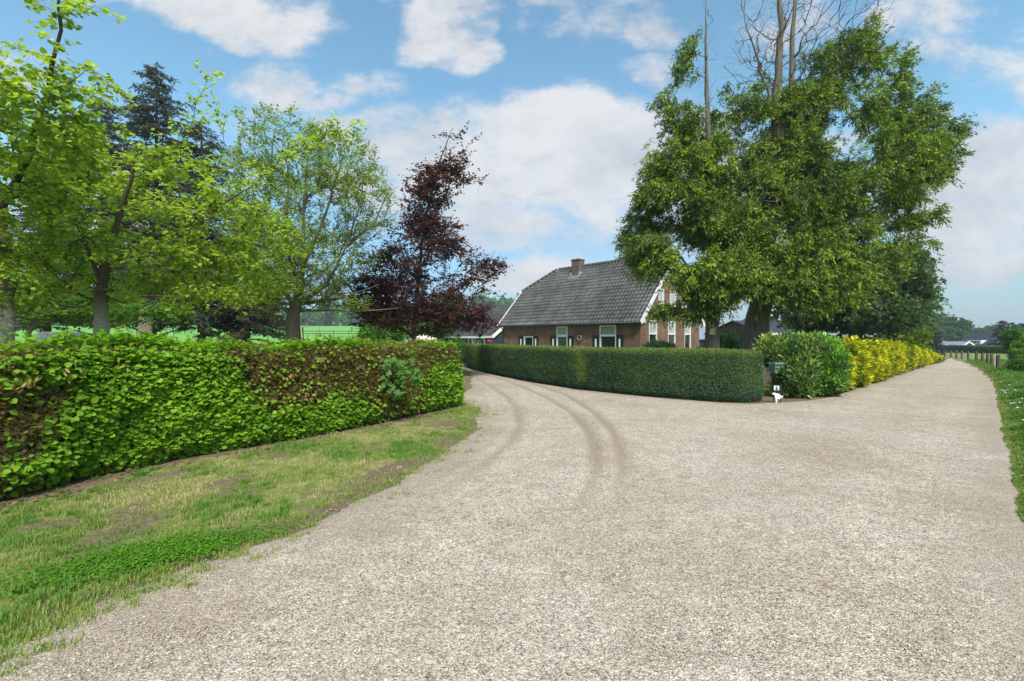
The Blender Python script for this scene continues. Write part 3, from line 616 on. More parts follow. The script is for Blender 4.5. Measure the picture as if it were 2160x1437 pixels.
def build_house():
    u = norm(A([-.69, .72])); ang = math.atan2(u[1], u[0]); O = A([7.65, 27.1, 0.]); g = A([.72, .69])/np.hypot(.72, .69)
    h = thing('farmhouse', 'brown brick farmhouse with grey pantile roof, chimney and black shutters behind the clipped green hedge', 'house', O, ang)
    L, Wd, EH, RH, OV = 12.1, 8.0, 2.9, 7.15, .32; slope = math.atan2(RH-EH, Wd/2); cs, sn = math.cos(slope), math.sin(slope)
    def fs(px): k = (px-CX)/F; return (O[0]-k*O[1])/(k*u[1]-u[0])          # pixel column -> metres along the front
    def fz(px, py): s = fs(px); return EYE+(HY-py)/F*(O[1]+u[1]*s)
    def gs(px): k = (px-CX)/F; return (k*O[1]-O[0])/(g[0]-k*g[1])
    def gzz(px, py): s = gs(px); return EYE+(HY-py)/F*(O[1]+g[1]*s)
    # front wall: local x = s, outward = +y
    tr = 1.83; hd = 2.5; FT = lambda s, d, z: (s, -d, z); GT = lambda s, d, z: (d, -s, z)
    wn = [(fs(1125), fs(1105), .8, 1.82, False), (fs(1197.5), fs(1174), .8, hd, True), (fs(1300), fs(1265), .8, hd, True)]
    op = [(a, b, z0, z1) for a, b, z0, z1, _ in wn]
    V, Fc = wall_strip(L, lambda x: EH, op); m = MB(); m.add([FT(*v) for v in V], Fc)
    gw = [(gs(1369), gs(1386.5), .45, 2.78), (gs(1409), gs(1425), .45, 2.78), (gs(1444), gs(1457.5), .45, 2.78)]
    ug = [(gs(1389), gs(1400.5), gzz(1394, 644), gzz(1394, 609)), (gs(1413), gs(1426), gzz(1394, 644), gzz(1394, 609)), (gs(1437), gs(1448), gzz(1394, 644), gzz(1394, 609))]
    def top(x): return EH+(RH-EH)*(1-abs(x-Wd/2)/(Wd/2))-.03
    top.cuts = [Wd/2]; V, Fc = wall_strip(Wd, top, gw+ug); m.add([GT(*v) for v in V], Fc)
    # far gable (clipped under the half hip) and rear wall
    hz = 5.45; ts = (hz-EH)/(RH-EH)*Wd/2
    m.add([(L,0,0),(L,-Wd,0),(L,-Wd,EH),(L,-Wd+ts,hz),(L,-ts,hz),(L,0,EH)], [(0,1,2,3,4,5)]); m.add([(0,-Wd,0),(L,-Wd,0),(L,-Wd,EH),(0,-Wd,EH)], [(0,1,2,3)])
    m.build('wall', MT['brick'], h)
    fl = MB(); fl.box(.4, L-.4, -Wd+.4, -.4, .02, .1); fl.build('floor', MT['bark_dark'], h)
    for a, b, z0, z1, two in wn:
        glazed(h, None, 'window', FT, a, b, z0, z1, (tr,) if two else (), panes=('glass', 'blind'), fw=.075, proud=.03)
        if two:
            f = MB()                                                     # projecting top light
            for (x0, x1, c, d) in ((a+.0,a+.09,tr,z1-.005),(b-.09,b,tr,z1-.005),(a+.09,b-.09,tr,tr+.09),(a+.09,b-.09,z1-.1,z1-.005)): f.box(x0, x1, -.045, .03, c, d)
            f.build('top_light_frame', MT['white'], h)
        sw = .5
        for (x0, x1) in ((a-sw-.02, a-.02), (b+.02, b+.02+sw)):
            s_ = MB(); s_.box(x0, x1, .012, .05, z0-.02, tr+.02); so_ = s_.build('shutter', MT['black'], h)
            c = (x0+x1)/2; s2 = MB(); s2.box(c-.06, c+.06, .05, .06, z0+.15, tr-.2); s2.build('stripe', MT['white'], so_)
    for (a, b, z0, z1) in gw: glazed(h, None, 'window', GT, a, b, z0, z1, (1.95,), panes=('glass', 'blind'), fw=.075)
    for (a, b, z0, z1) in ug: glazed(h, None, 'window', GT, a, b, z0, z1, (), panes=('blind',), fw=.07, proud=.02)
    # roof
    SL = (Wd/2+OV)/cs; x0 = -.22; RL = L+.44; hipx = 2.35
    def front(s, t, hh): return np.stack([x0+s, OV-t*cs+hh*sn*1, EH-OV*math.tan(slope)+t*sn+hh*cs+.10], 1)
    def rear(s, t, hh): return np.stack([x0+RL-s, -Wd-OV+t*cs-hh*sn, EH-OV*math.tan(slope)+t*sn+hh*cs+.10], 1)
    tz = (hz-EH)/sn+OV/cs
    lim = lambda t: RL-np.clip((t-tz)/(SL-tz), 0, 1)*hipx
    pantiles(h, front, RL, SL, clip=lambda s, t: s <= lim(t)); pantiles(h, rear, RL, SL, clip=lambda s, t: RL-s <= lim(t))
    # half hip at the far end
    ex = L+.22; zt = RH+.1; rx = ex-hipx; hy = ts; hs = MB()
    hs.add([(ex,-hy+.0,hz+.1),(ex,-Wd+hy,hz+.1),(rx,-Wd/2,zt+.02)], [(0,1,2)]); hs.build('hip_roof', MT['roofdark'], h)
    rc = MB()
    for k in range(int((rx-x0)/.33)): a = x0+k*.33; rc.tube([(a,-Wd/2,zt+.0),(a+.35,-Wd/2,zt+.025)], [.13,.115], 8)
    for (y_) in (-hy, -Wd+hy): 
        for k in range(9): p0 = A([ex,y_,hz+.12]); p1 = A([rx,-Wd/2,zt+.02]); rc.tube([p0+(p1-p0)*k/9, p0+(p1-p0)*(k+1.05)/9+A([0,0,.02])], [.12,.10], 8)
    rc.build('ridge_tiles', MT['tile2'], h, True)
    # barge boards, gutter, downpipe
    def slope_pt(x, t, side=1, off=0.): y = OV-t*cs; y = y if side > 0 else -Wd-y; return A([x, y, EH-OV*math.tan(slope)+t*sn+off])
    for side in (1, -1):
        bb = MB(); bb.bar(slope_pt(x0-.02, -.02, side, .02), slope_pt(x0-.02, SL, side, .02), .05, .26); bb.build('barge_board', MT['white'], h)
        bb = MB(); bb.bar(slope_pt(L+.24, 0, side, .02), slope_pt(L+.24, tz, side, .02), .05, .24); bb.build('barge_board', MT['white'], h)
    gt = MB(); zg = EH-OV*math.tan(slope)+.04; gt.tube([(x0,OV+.05,zg),(x0+RL,OV+.05,zg)], .065, 8); gt.build('gutter', MT['zinc'], h, True)
    fa = MB(); fa.box(x0+.03, x0+RL-.03, 0.003, OV-.01, zg-.02, zg+.05); fa.build('soffit', MT['zinc'], h)
    dp = MB(); dp.tube([(L-.12,OV,zg-.03),(L-.12,.09,zg-.28),(L-.12,.09,.05)], .045, 8); dp.build('downpipe', MT['zinc'], h, True)
    # chimney
    cx = fs(1226)*0+7.45; ch = MB(); ch.box(cx-.36, cx+.36, -Wd/2+.12, -Wd/2+.78, RH-1.2, 7.62); ch.box(cx-.40, cx+.40, -Wd/2+.08, -Wd/2+.82, 7.62, 7.72); ch.build('chimney', MT['brick_old'], h)
    ld = MB()
    for a in (cx-.47, cx+.36): ld.box(a, a+.11, -Wd/2+.2, -Wd/2+.86, RH-.95, RH-.42)
    ld.box(cx-.47, cx+.47, -Wd/2+.78, -Wd/2+1.02, RH-1.0, RH-.72); ld.build('lead_flashing', MT['lead'], h)
    # wall anchors and lamp on the gable
    wl = MB(); wl.box(-.14, -.01, -.38, -.12, 2.6, 2.8); wl.build('gable_lamp', MT['white'], h)
    for s in (2.5, 4.6, 7.1, 8.6, 10.1, 11.1): an = MB(); an.box(s-.02, s+.02, .0, .025, 2.32, 2.62); an.build('wall_anchor', MT['black'], h)
    # old tyre-like ring on the wall
    s = fs(1224); zc = fz(1224, 713); r = MB(); th = np.linspace(0, 2*np.pi, 21); 
    ro = thing('wall_ring', 'round grey stone ring hanging on the brick wall between the two tall windows', 'ornament', tuple(O+A([u[0]*s, u[1]*s, 0])-A([g[0], g[1], 0])*.08+A([0,0,zc])), ang)
    r.tube([(math.cos(a)*.15, .0, math.sin(a)*.15) for a in th], .06, 8, False); r.build('ring', MT['rubber'], ro, True)
MT['tile2'] = mat('ridge_tile', (.07,.07,.07), .8, noise=(3,(.13,.13,.125)))
build_house()
# ------------------------------------------------------------------ barn and other far buildings
def simple_house(name, label, cat, p0, p1, width, eh, rh, wallm, roofm, trim=True, gz0=None, wins=(), fwins=(), dormer=None, bargesides=(0,1), tiles=False):
    """front eave from p0 to p1 (world xy, the building lies behind that line seen from the camera)"""
    p0 = A(p0, float); p1 = A(p1, float); d = p1-p0; L = float(np.hypot(*d)); ang = math.atan2(d[1], d[0])
    # local x along p0->p1, interior towards +y (left of the direction)
    zb = gz0 if gz0 is not None else gz1(*((p0+p1)/2)); h = thing(name, label, cat, (p0[0], p0[1], zb-.2), ang); W_ = width; EH = eh-zb+.2; RH = rh-zb+.2
    m = MB(); m.add([(0,0,0),(L,0,0),(L,0,EH),(0,0,EH)], [(0,1,2,3)]); m.add([(0,W_,0),(L,W_,0),(L,W_,EH),(0,W_,EH)], [(0,3,2,1)])
    for x in (0, L): m.add([(x,0,0),(x,W_,0),(x,W_,EH),(x,W_/2,RH),(x,0,EH)], [(0,1,2,3,4)])
    m.build('wall', MT[wallm], h); sl = math.atan2(RH-EH, W_/2); ov = .25; SL = (W_/2+ov)/math.cos(sl); c, s = math.cos(sl), math.sin(sl)
    if tiles:
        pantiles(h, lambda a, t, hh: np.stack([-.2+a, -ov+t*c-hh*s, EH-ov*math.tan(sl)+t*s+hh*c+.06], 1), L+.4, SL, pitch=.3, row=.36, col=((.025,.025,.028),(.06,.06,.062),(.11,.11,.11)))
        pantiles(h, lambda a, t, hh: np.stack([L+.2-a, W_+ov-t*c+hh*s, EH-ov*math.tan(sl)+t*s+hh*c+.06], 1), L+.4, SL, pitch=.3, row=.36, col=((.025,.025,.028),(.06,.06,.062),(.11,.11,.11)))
    else:
        r = MB(); z0 = EH-ov*math.tan(sl)+.03
        for (ya, yb) in ((-ov, W_/2), (W_+ov, W_/2)):
            r.add([(-.2,ya,z0),(L+.2,ya,z0),(L+.2,yb,RH+.03),(-.2,yb,RH+.03),(-.2,ya,z0+.1),(L+.2,ya,z0+.1),(L+.2,yb,RH+.13),(-.2,yb,RH+.13)], [(0,1,2,3),(4,7,6,5),(0,4,5,1),(1,5,6,2),(2,6,7,3),(3,7,4,0)])
        r.build('roof', MT[roofm], h)
    if trim:
        for k in bargesides:
            x = (-.24, L+.24)[k]
            for y0_ in (-ov, W_+ov): b = MB(); b.bar(A([x,y0_,EH-ov*math.tan(sl)]), A([x,W_/2,RH+.02]), .06, .3); b.build('barge_board', MT['white'], h)
        b = MB(); b.box(-.2, L+.2, -ov-.07, -ov-.01, EH-ov*math.tan(sl)-.08, EH-ov*math.tan(sl)+.1); b.build('fascia', MT['white'], h)
    to = lambda a, dd, z: (a, -.03+dd-.03, z)
    for (a, b_, z0, z1, mull) in wins: glazed(h, None, 'window', to, a, b_, z0, z1, (), fw=.09, dep=.0, mull=mull)
    if dormer:
        (a, b_, z0, z1) = dormer; yf = (z0-EH)/math.tan(sl)-.15; dm = MB(); dm.box(a, b_, yf, W_/2, z0, z1); dm.build('dormer', MT['white'], h)
        glazed(h, None, 'dormer_window', lambda s_, dd, z: (s_, yf-.08+dd, z), a+.15, b_-.15, z0+.12, z1-.12, (), fw=.09, dep=.0, mull=[a+.15+(b_-a-.3)*q for q in (.25,.5,.75)], sill=False)
    return h, L, EH, RH
# black barn: eave p0 (px 928) -> p1 (px 1040)
pa = at(927, 709, 55)[:2]; pb = at(1040, 709, 46)[:2]
bn, bl, beh, brh = simple_house('barn', 'black boarded barn with dark tiled roof and white barge boards beside the farmhouse', 'barn', pa, pb, 9.0, 2.0, 5.3, 'blackwood', 'roofdark', tiles=True, bargesides=(0,1), gz0=0.0)
for k, (a, w_) in enumerate(((.59*bl,.9), (.69*bl,.9), (.80*bl,.9))):
    glazed(bn, None, 'window', lambda s, dd, z: (s, -.02+dd-.04, z), a, a+w_, .3, 1.95, (), fw=.09, dep=0., panes=('glass',), sill=False)
m = MB()
for k in range(12): m.box(bl+.0, bl+.022, .02, 8.95, .2+k*.16, .2+k*.16+.012)
m.build('board_seam', MT['metal'], bn)
lm = MB(); th = np.linspace(0, np.pi, 7); lm.tube([(bl+.18, 3.0, 2.35-.15*math.cos(t)) for t in th], [max(.012, .15*math.sin(t)) for t in th], 10); lm.build('lamp', MT['white'], bn, True)
# flower pot with pink flowers and bird box by the barn
q = A([(1034-CX)/F*43, 43, 0]); fp = thing('flower_pot', 'pot of bright pink flowers standing in front of the black barn', 'flower pot', q)
m = MB(); m.tube([(0,0,0),(0,0,.5),(0,0,1.05)], [.16,.2,.28], 12); m.build('pot', MT['terracotta'], fp, True)
n = 260; p_ = randu(n)*A([.28,.25,.16])*rng.uniform(.5, 1, (n,1))+A([0,0,1.42]); V, Q, c = leaves(p_, randu(n), randu(n), .07, 'quad', (1,1,1)); mesh_np('flowers', V, Q, MT['pinkpetal'], fp, world=False)
def bird_house(label, p, rot, s=1.0):
    b = thing('bird_house', label, 'bird house', p, rot); m = MB(); w = .085*s; h = .2*s
    m.prism([(-w,0),(w,0),(w,h),(0,h+.07*s),(-w,h)], -.07*s, .07*s); m.build('box', MT['palewood'], b)
    r = MB(); r.bar(A([-w-.03,0,h-.02]), A([0,0,h+.085*s]), .19*s, .015); r.bar(A([w+.03,0,h-.02]), A([0,0,h+.085*s]), .19*s, .015); r.build('roof', MT['wood'], b)
    e = MB(); e.tube([(0,-.072*s,h*.72),(0,-.064*s,h*.72)], .02*s, 10); e.build('entrance_hole', MT['black'], b); return b
bird_house('small pale wooden bird house on the black barn wall', (at(1062,720,49.2)+A([0,0,0])), R(-50)*0+R(0), 2.0)
# small buildings behind the conifers
simple_house('far_brick_house', 'brick house with dark roof glimpsed between the two conifer trunks', 'house', at(1516,716,52)[:2], at(1566,716,48)[:2], 7, 1.9, 3.9, 'brick_far', 'roofdark', trim=False)
simple_house('metal_roof_shed', 'low shed with blue grey sheet roof right of the farmhouse gable', 'shed', at(1470,716,46)[:2], at(1500,716,46)[:2], 6, 1.75, 4.3, 'blackwood', 'roofgrey', trim=False)
simple_house('brick_outbuilding', 'low brick building glimpsed above the laurel shrubs', 'outbuilding', at(1612,716,34)[:2], at(1760,716,36)[:2], 6, 2.05, 3.0, 'brick_far', 'roofdark', trim=True, bargesides=())
a_, b_ = at(2010,730,112)[:2], at(2088,730,100)[:2]
simple_house('dark_roof_house', 'far house with steep dark roof, white dormer and white barge boards', 'house', a_, b_, 8, -.1, 3.1, 'brick_far', 'roofdark', dormer=(4.2,8.8,1.65,2.6), gz0=-1.0, bargesides=(1,))
simple_house('flat_grey_barn', 'far low barn with pale grey sloping roof left of the dormer house', 'barn', at(1972,730,104)[:2], at(2022,730,100)[:2], 7, -.3, 1.0, 'brick_far', 'roofgrey', gz0=-1.0, bargesides=(1,))
simple_house('far_low_barn', 'farthest low barn with dull dark roof behind the grey roofed barn', 'barn', at(1968,730,125)[:2], at(2008,730,125)[:2], 7, .2, 1.9, 'white', 'roofdark', gz0=-1.0, trim=False)
# ------------------------------------------------------------------ hedges
def resample(pts, step):
    pts = A([p[:3] for p in pts]); seg = np.linalg.norm(np.diff(pts, axis=0), axis=1); s = np.concatenate([[0], np.cumsum(seg)]); n = max(2, int(s[-1]/step)); t = np.linspace(0, s[-1], n+1)
    # smooth corner positions
    q = np.stack([np.interp(t, s, pts[:, i]) for i in range(3)], 1)
    for _ in range(3): q[1:-1] = (q[:-2]+2*q[1:-1]+q[2:])/4
    return q, t
def hedge_frame(line, T, hfun):
    q, t = resample(line, .12); tg = norm(np.gradient(q, axis=0)); tg[:, 2] = 0; tg = norm(tg); nrm = np.stack([tg[:, 1], -tg[:, 0], tg[:, 2]*0], 1)   # right of direction = front
    return q, t, tg, nrm
def hedge_samples(fr, T, hfun, n, faces=(.55, .25, .1, .1), bulge=.06, rough=.1, seed=1):
    """random points on the hedge skin: front, top, back, ends"""
    q, t, tg, nr = fr; L = t[-1]; which = rng.choice(4, n, p=faces); s = rng.uniform(0, L, n); v = rng.uniform(0, 1, n)
    if True:
        e = which == 3; s[e] = np.where(rng.random(e.sum()) < .5, 0, L)
    i = np.clip(np.searchsorted(t, s)-1, 0, len(t)-2); f = ((s-t[i])/(t[i+1]-t[i]))[:, None]; B = q[i]*(1-f)+q[i+1]*f; Nn = norm(nr[i]*(1-f)+nr[i+1]*f); Tn = norm(tg[i]*(1-f)+tg[i+1]*f); h = hfun(s/L)
    Pn = np.zeros((n, 3)); O = np.zeros((n, 3)); up = A([0,0,1.])
    sh = .5-.5*np.cos(np.pi*np.clip(v*6, 0, 1))      # slight tuck at the foot
    w = which == 0; Pn[w] = B[w]+Nn[w]*((sh[w]-1)*.10+bulge*np.sin(v[w]*np.pi))[:, None]+up*(v[w]*h[w])[:, None]; O[w] = Nn[w]
    w = which == 1; Pn[w] = B[w]-Nn[w]*(v[w]*T)[:, None]+up*h[w][:, None]; O[w] = up
    w = which == 2; Pn[w] = B[w]-Nn[w]*T+up*(v[w]*h[w])[:, None]; O[w] = -Nn[w]
    w = which == 3; z = rng.uniform(0, 1, n); Pn[w] = B[w]-Nn[w]*(v[w]*T)[:, None]+up*(z[w]*h[w])[:, None]; O[w] = Tn[w]*np.where(s[w] > L/2, 1, -1)[:, None]; v = np.where(w, z, v)
    # round the shoulder
    nz = fbm(Pn, 1.6, 3, seed)-.5; nz2 = fbm(Pn, 5, 2, seed+3)-.5; Pn[:, 2] += (fbm(np.stack([Pn[:, 0], Pn[:, 1], Pn[:, 0]*0], 1), 2.2, 3, seed+8)-.5)*rough*2.0*v*(which != 1)+(fbm(np.stack([Pn[:, 0], Pn[:, 1], Pn[:, 0]*0], 1), 2.2, 3, seed+8)-.5)*rough*2.0*(which == 1)
    Pn = Pn+O*(nz*rough*1.6+nz2*rough)[:, None]; return Pn, O, s, v, which, h
def hedge_core(fr, T, hfun, parent, m, inset=.13):
    q, t, tg, nr = fr; L = t[-1]; h = hfun(t/L)-inset*.7; k0 = 1; idx = slice(1, -1); Q_ = q[idx]; n_ = nr[idx]; h = h[idx]; n = len(Q_); up = A([0,0,1.]); prof = []
    for d, z in ((inset+.08,-.05),(inset,.25),(inset,.6),(inset,.9),(inset+.1,1.),(T-inset-.1,1.),(T-inset,.9),(T-inset,-.05)): prof.append(Q_-n_*d+up*(h*z)[:, None])
    V = np.stack(prof, 1); k = len(prof); V = V+((fbm(V.reshape(-1, 3), 3, 3, 8)-.5)*.12)[:, None].reshape(n, k, 1)*np.repeat(n_[:, None], k, 1); i = np.arange(n-1)[:, None]*k; j = np.arange(k-1)[None]
    Q = np.stack([i+j, i+j+1, i+k+j+1, i+k+j], -1).reshape(-1, 4); V = V.reshape(-1, 3); caps = A([[0,1,2,7],[2,3,6,7],[3,4,5,6]]); Q = np.concatenate([Q, caps, caps+(n-1)*k])
    return mesh_np('branches', V, Q, MT[m], parent)
def build_left_hedge():
    fr = hedge_frame(HEDGE_L, 1.0, None); L = fr[1][-1]; hf = lambda s: 1.45-.07*smooth(.4, 1, s); T = 1.05
    t = thing('beech_hedge', 'broad leafy beech hedge, bright green with brown patches, along the left grass verge', 'hedge', HEDGE_L[4])
    hedge_core(fr, T, hf, t, 'twig', .17)
    s0 = L*0; P0 = fr[0]; zf = lambda x: x
    # patchiness: 1 = fresh large leaves, 0 = brown twiggy
    def fresh(Pn, v):
        px = CX+F*Pn[:, 0]/np.maximum(Pn[:, 1], .5); n = fbm(Pn, .9, 4, 21); a = .36+(n-.5)*2.7
        def g(cx, cv, rx, rv, k): return k*np.exp(-((px-cx)/rx)**2-((v-cv)/rv)**2)
        a += g(330,.45,260,.45,.75)+g(720,.33,100,.34,.7)+g(950,.35,50,.7,.8)+g(150,.9,220,.14,.45)+g(500,.1,300,.2,.4)+g(430,.85,60,.2,.3)+g(60,.15,120,.25,.3)
        a -= g(680,.9,330,.17,.42)+g(640,.6,190,.3,.30)+g(150,.66,90,.10,.35)+g(30,.5,110,.3,.6)+g(840,.5,70,.55,.7)+g(650,.72,110,.2,.4)+g(800,.95,150,.16,.8)+g(560,.6,60,.3,.3)+g(230,.75,70,.08,.3)
        return np.clip(a, 0, 1)
    # twigs
    Pn, O, s, v, wh, h = hedge_samples(fr, T, hf, 60000, (.6,.24,.06,.1), rough=.12, seed=2); n = len(Pn)
    E = Pn+norm(O*.5+randu(n)+A([0,0,.35]))*rng.uniform(.04, .15, (n,1)); Vt, Qt = sticks(Pn-O*.09, E, .0026, .0012); tc = rng.uniform(.6, 1.6, (len(Qt)//3,1))*A([.20,.14,.07]); mesh_np('twigs', Vt, Qt, MT['needle'], t, col=np.repeat(tc, 3, 0))
    # leaves
    N = 180000; Pn, O, s, v, wh, h = hedge_samples(fr, T, hf, N, (.62,.22,.05,.11), rough=.14, seed=2); f = fresh(Pn, v)
    near = np.hypot(Pn[:, 0], Pn[:, 1]); r = rng.random(N)
    green = r < .05+f**1.5*.75; ax = np.empty((N, 3)); pa = palette(((.09,.19,.010),(.15,.30,.016),(.23,.41,.024),(.34,.50,.05)), np.clip(.2+.55*fbm(Pn, 2.5, 3, 4)+rng.normal(0,.2,N), 0, 1))
    olive = palette(((.19,.12,.05),(.18,.16,.04),(.20,.21,.035),(.22,.29,.04)), np.clip(.15+.75*f+.5*(fbm(Pn, 1.7, 3, 44)-.5)+rng.normal(0,.24,N), 0, 1)); dead = (rng.random(N) < .035*(1-f)+.003) & ~green
    col = np.where(green[:, None], pa, olive); col[dead] = palette(((.35,.16,.07),(.55,.34,.2)), rng.random(dead.sum()))
    size = np.where(green, rng.uniform(.038, .078, N), rng.uniform(.025, .052, N)); keep = green | (rng.random(N) < .9)
    out = np.where(green, rng.uniform(-.05, .10, N)+.05*(f-.5), rng.uniform(-.12, .02, N)); Pn = Pn+O*out[:, None]
    Pn[:, 2] += np.where(wh == 1, rng.exponential(.025, N), 0)+np.where((wh == 0) & (v > .88), rng.normal(.01, .035, N), 0)
    ax = norm(O*.55+randu(N)*A([1,1,.5])+A([0,0,-.22])); nn = norm(O*.75+A([0,0,.75])+randu(N)*.55)
    rg = ~green; ax[rg] = randu(rg.sum()); nn[rg] = norm(O[rg]+randu(rg.sum())*.9); k = keep & (Pn[:, 2] > .02)
    Pn, ax, nn, size, col, green = Pn[k], ax[k], nn[k], size[k], col[k], green[k]
    V, Q, c = leaves(Pn, ax, nn, size, 'round', col); mesh_np('foliage', V, Q, MT['leaf'], t, col=c)
    # dead leaf tufts
    for (px, py, k) in ((678,760,24),(645,700,6),(612,790,14),(660,795,14),(640,835,30),(672,812,10),(800,815,6),(60,795,8),(285,777,5),(668,868,8)):
        pass
    tf = [(678,758,26),(612,792,14),(662,800,14),(642,836,26),(700,752,5),(66,800,9),(146,778,7),(668,868,6),(885,832,6),(255,762,5)]
    pts = []; 
    for (px, py, k) in tf:
        dd = np.interp(px, [0, 400, 800, 980], [4.35, 5.9, 8.4, 10.7]); c_ = at(px, py, dd-.02); pts.append(c_+rng.normal(0, .045, (k, 3)))
    pts = np.concatenate(pts); n = len(pts); V, Q, c = leaves(pts, norm(A([0,0,-1.])+randu(n)*.6), randu(n), .07, 'long', palette(((.45,.24,.13),(.62,.42,.28)), rng.random(n))); mesh_np('dead_leaves', V, Q, MT['leaf'], t, col=c)
    return t
build_left_hedge()
# maple seedling growing out of the hedge
mp = at(828, 790, 8.75); mt_ = thing('maple_seedling', 'blue green maple sprig with lobed leaves growing out of the beech hedge', 'seedling', mp-A([0,0,.75]))
nb = NB(); tips_ = []
for (px, py) in ((825,757),(812,775),(838,772),(868,778),(880,790),(845,800),(832,822),(815,800),(850,785)):
    e = at(px, py, 8.55+rng.uniform(-.1,.1)); V, Q = tube(A([mp-A([0,-.3,.3]), (mp+e)/2+A([0,0,.05]), e]), A([.008,.005,.003]), 4); nb.add(V, Q); tips_.append(e)
nb.build('stem', MT['twig'], mt_); tp = np.repeat(A(tips_), 9, 0); n = len(tp); tp = tp+rng.normal(0, .075, (n, 3))
V, Q, c = leaves(tp, norm(A([0,-.3,-.6])+randu(n)*A([1,.5,.5])), norm(A([0,-.6,.8])+randu(n)*.4), rng.uniform(.09,.15,n), 'lobed', palette(((.07,.17,.035),(.13,.27,.06)), rng.random(n))); mesh_np('leaves', V, Q, MT['leaf'], mt_, col=c)
def build_green_hedge():
    line = list(HEDGE_G); t = thing('clipped_conifer_hedge', 'long dark green clipped conifer hedge curving in front of the farmhouse', 'hedge', HEDGE_G[5])
    fr = hedge_frame(line, 1, None); hf = lambda s: 1.29+0*s; T = 1.1; hedge_core(fr, T, hf, t, 'twig_green', .10)
    N = 260000; Pn, O, s, v, wh, h = hedge_samples(fr, T, hf, N, (.68,.17,.03,.12), bulge=.05, rough=.04, seed=5); px = CX+F*Pn[:, 0]/Pn[:, 1]
    fb = fbm(Pn, 1.3, 4, 51); tt = np.clip(.45+(fb-.5)*1.1+rng.normal(0,.2,N), 0, 1); col = palette(((.035,.07,.035),(.055,.11,.045),(.08,.145,.05),(.12,.18,.055)), tt)
    bl = smooth(.5, .15, v)[:, None]*.5; col = col*(1-bl)+bl*palette(((.03,.07,.05),(.07,.14,.095)), tt)     # bluer shoots low down
    y = np.exp(-((px-1006)/8)**2)+np.exp(-((px-1222-6*np.sin(v*4))/9)**2)*smooth(.0,.5,v); y = (np.clip(y*rng.uniform(.3, 1, N), 0, 1)*.75)[:, None]; col = col*(1-y)+y*A([.28,.34,.04])
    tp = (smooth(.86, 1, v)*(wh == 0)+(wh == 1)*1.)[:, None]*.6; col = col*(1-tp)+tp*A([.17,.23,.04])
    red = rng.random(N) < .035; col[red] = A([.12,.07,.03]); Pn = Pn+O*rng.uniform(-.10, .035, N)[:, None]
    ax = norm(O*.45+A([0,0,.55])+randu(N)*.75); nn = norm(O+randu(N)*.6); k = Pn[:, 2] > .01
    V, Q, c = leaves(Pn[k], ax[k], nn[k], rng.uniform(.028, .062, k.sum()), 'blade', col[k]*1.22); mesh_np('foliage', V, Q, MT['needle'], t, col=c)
build_green_hedge()
def build_yellow_hedge():
    t = thing('golden_hedge', 'golden yellow conifer hedge tapering away along the left side of the lane', 'hedge', HEDGE_Y[1])
    fr = hedge_frame(HEDGE_Y, 1, None); q = fr[0]
    tops = A([[float(fr[1][-1])*a, b] for a, b in ((0,1.33),(.12,1.38),(.45,1.35),(.7,1.0),(.85,.75),(1,.35))]); hf = lambda s: np.interp(s*fr[1][-1], tops[:, 0], tops[:, 1]); T = 1.6
    hedge_core(fr, T, hf, t, 'twig_green', .22)
    N = 100000; Pn, O, s, v, wh, h = hedge_samples(fr, T, hf, N, (.66,.22,.02,.10), bulge=.18, rough=.3, seed=9)
    fb = fbm(Pn, 2.2, 4, 61); tt = np.clip(.55+(fb-.5)*2.4+rng.normal(0,.2,N), 0, 1); col = palette(((.07,.12,.012),(.24,.30,.014),(.52,.52,.02),(.72,.64,.04)), tt)
    Pn = Pn+O*rng.uniform(-.15, .07, N)[:, None]; ax = norm(O*.7+A([0,-.2,.15])+randu(N)*.6); nn = norm(A([0,0,1.])+O*.5+randu(N)*.5)
    Pn[:, 2] += gz(Pn[:, 0], Pn[:, 1])*0; k = Pn[:, 2] > gz(Pn[:, 0], Pn[:, 1])
    V, Q, c = leaves(Pn[k], ax[k], nn[k], rng.uniform(.07, .15, k.sum()), 'spray', col[k]); mesh_np('foliage', V, Q, MT['needle'], t, col=c)
build_yellow_hedge()
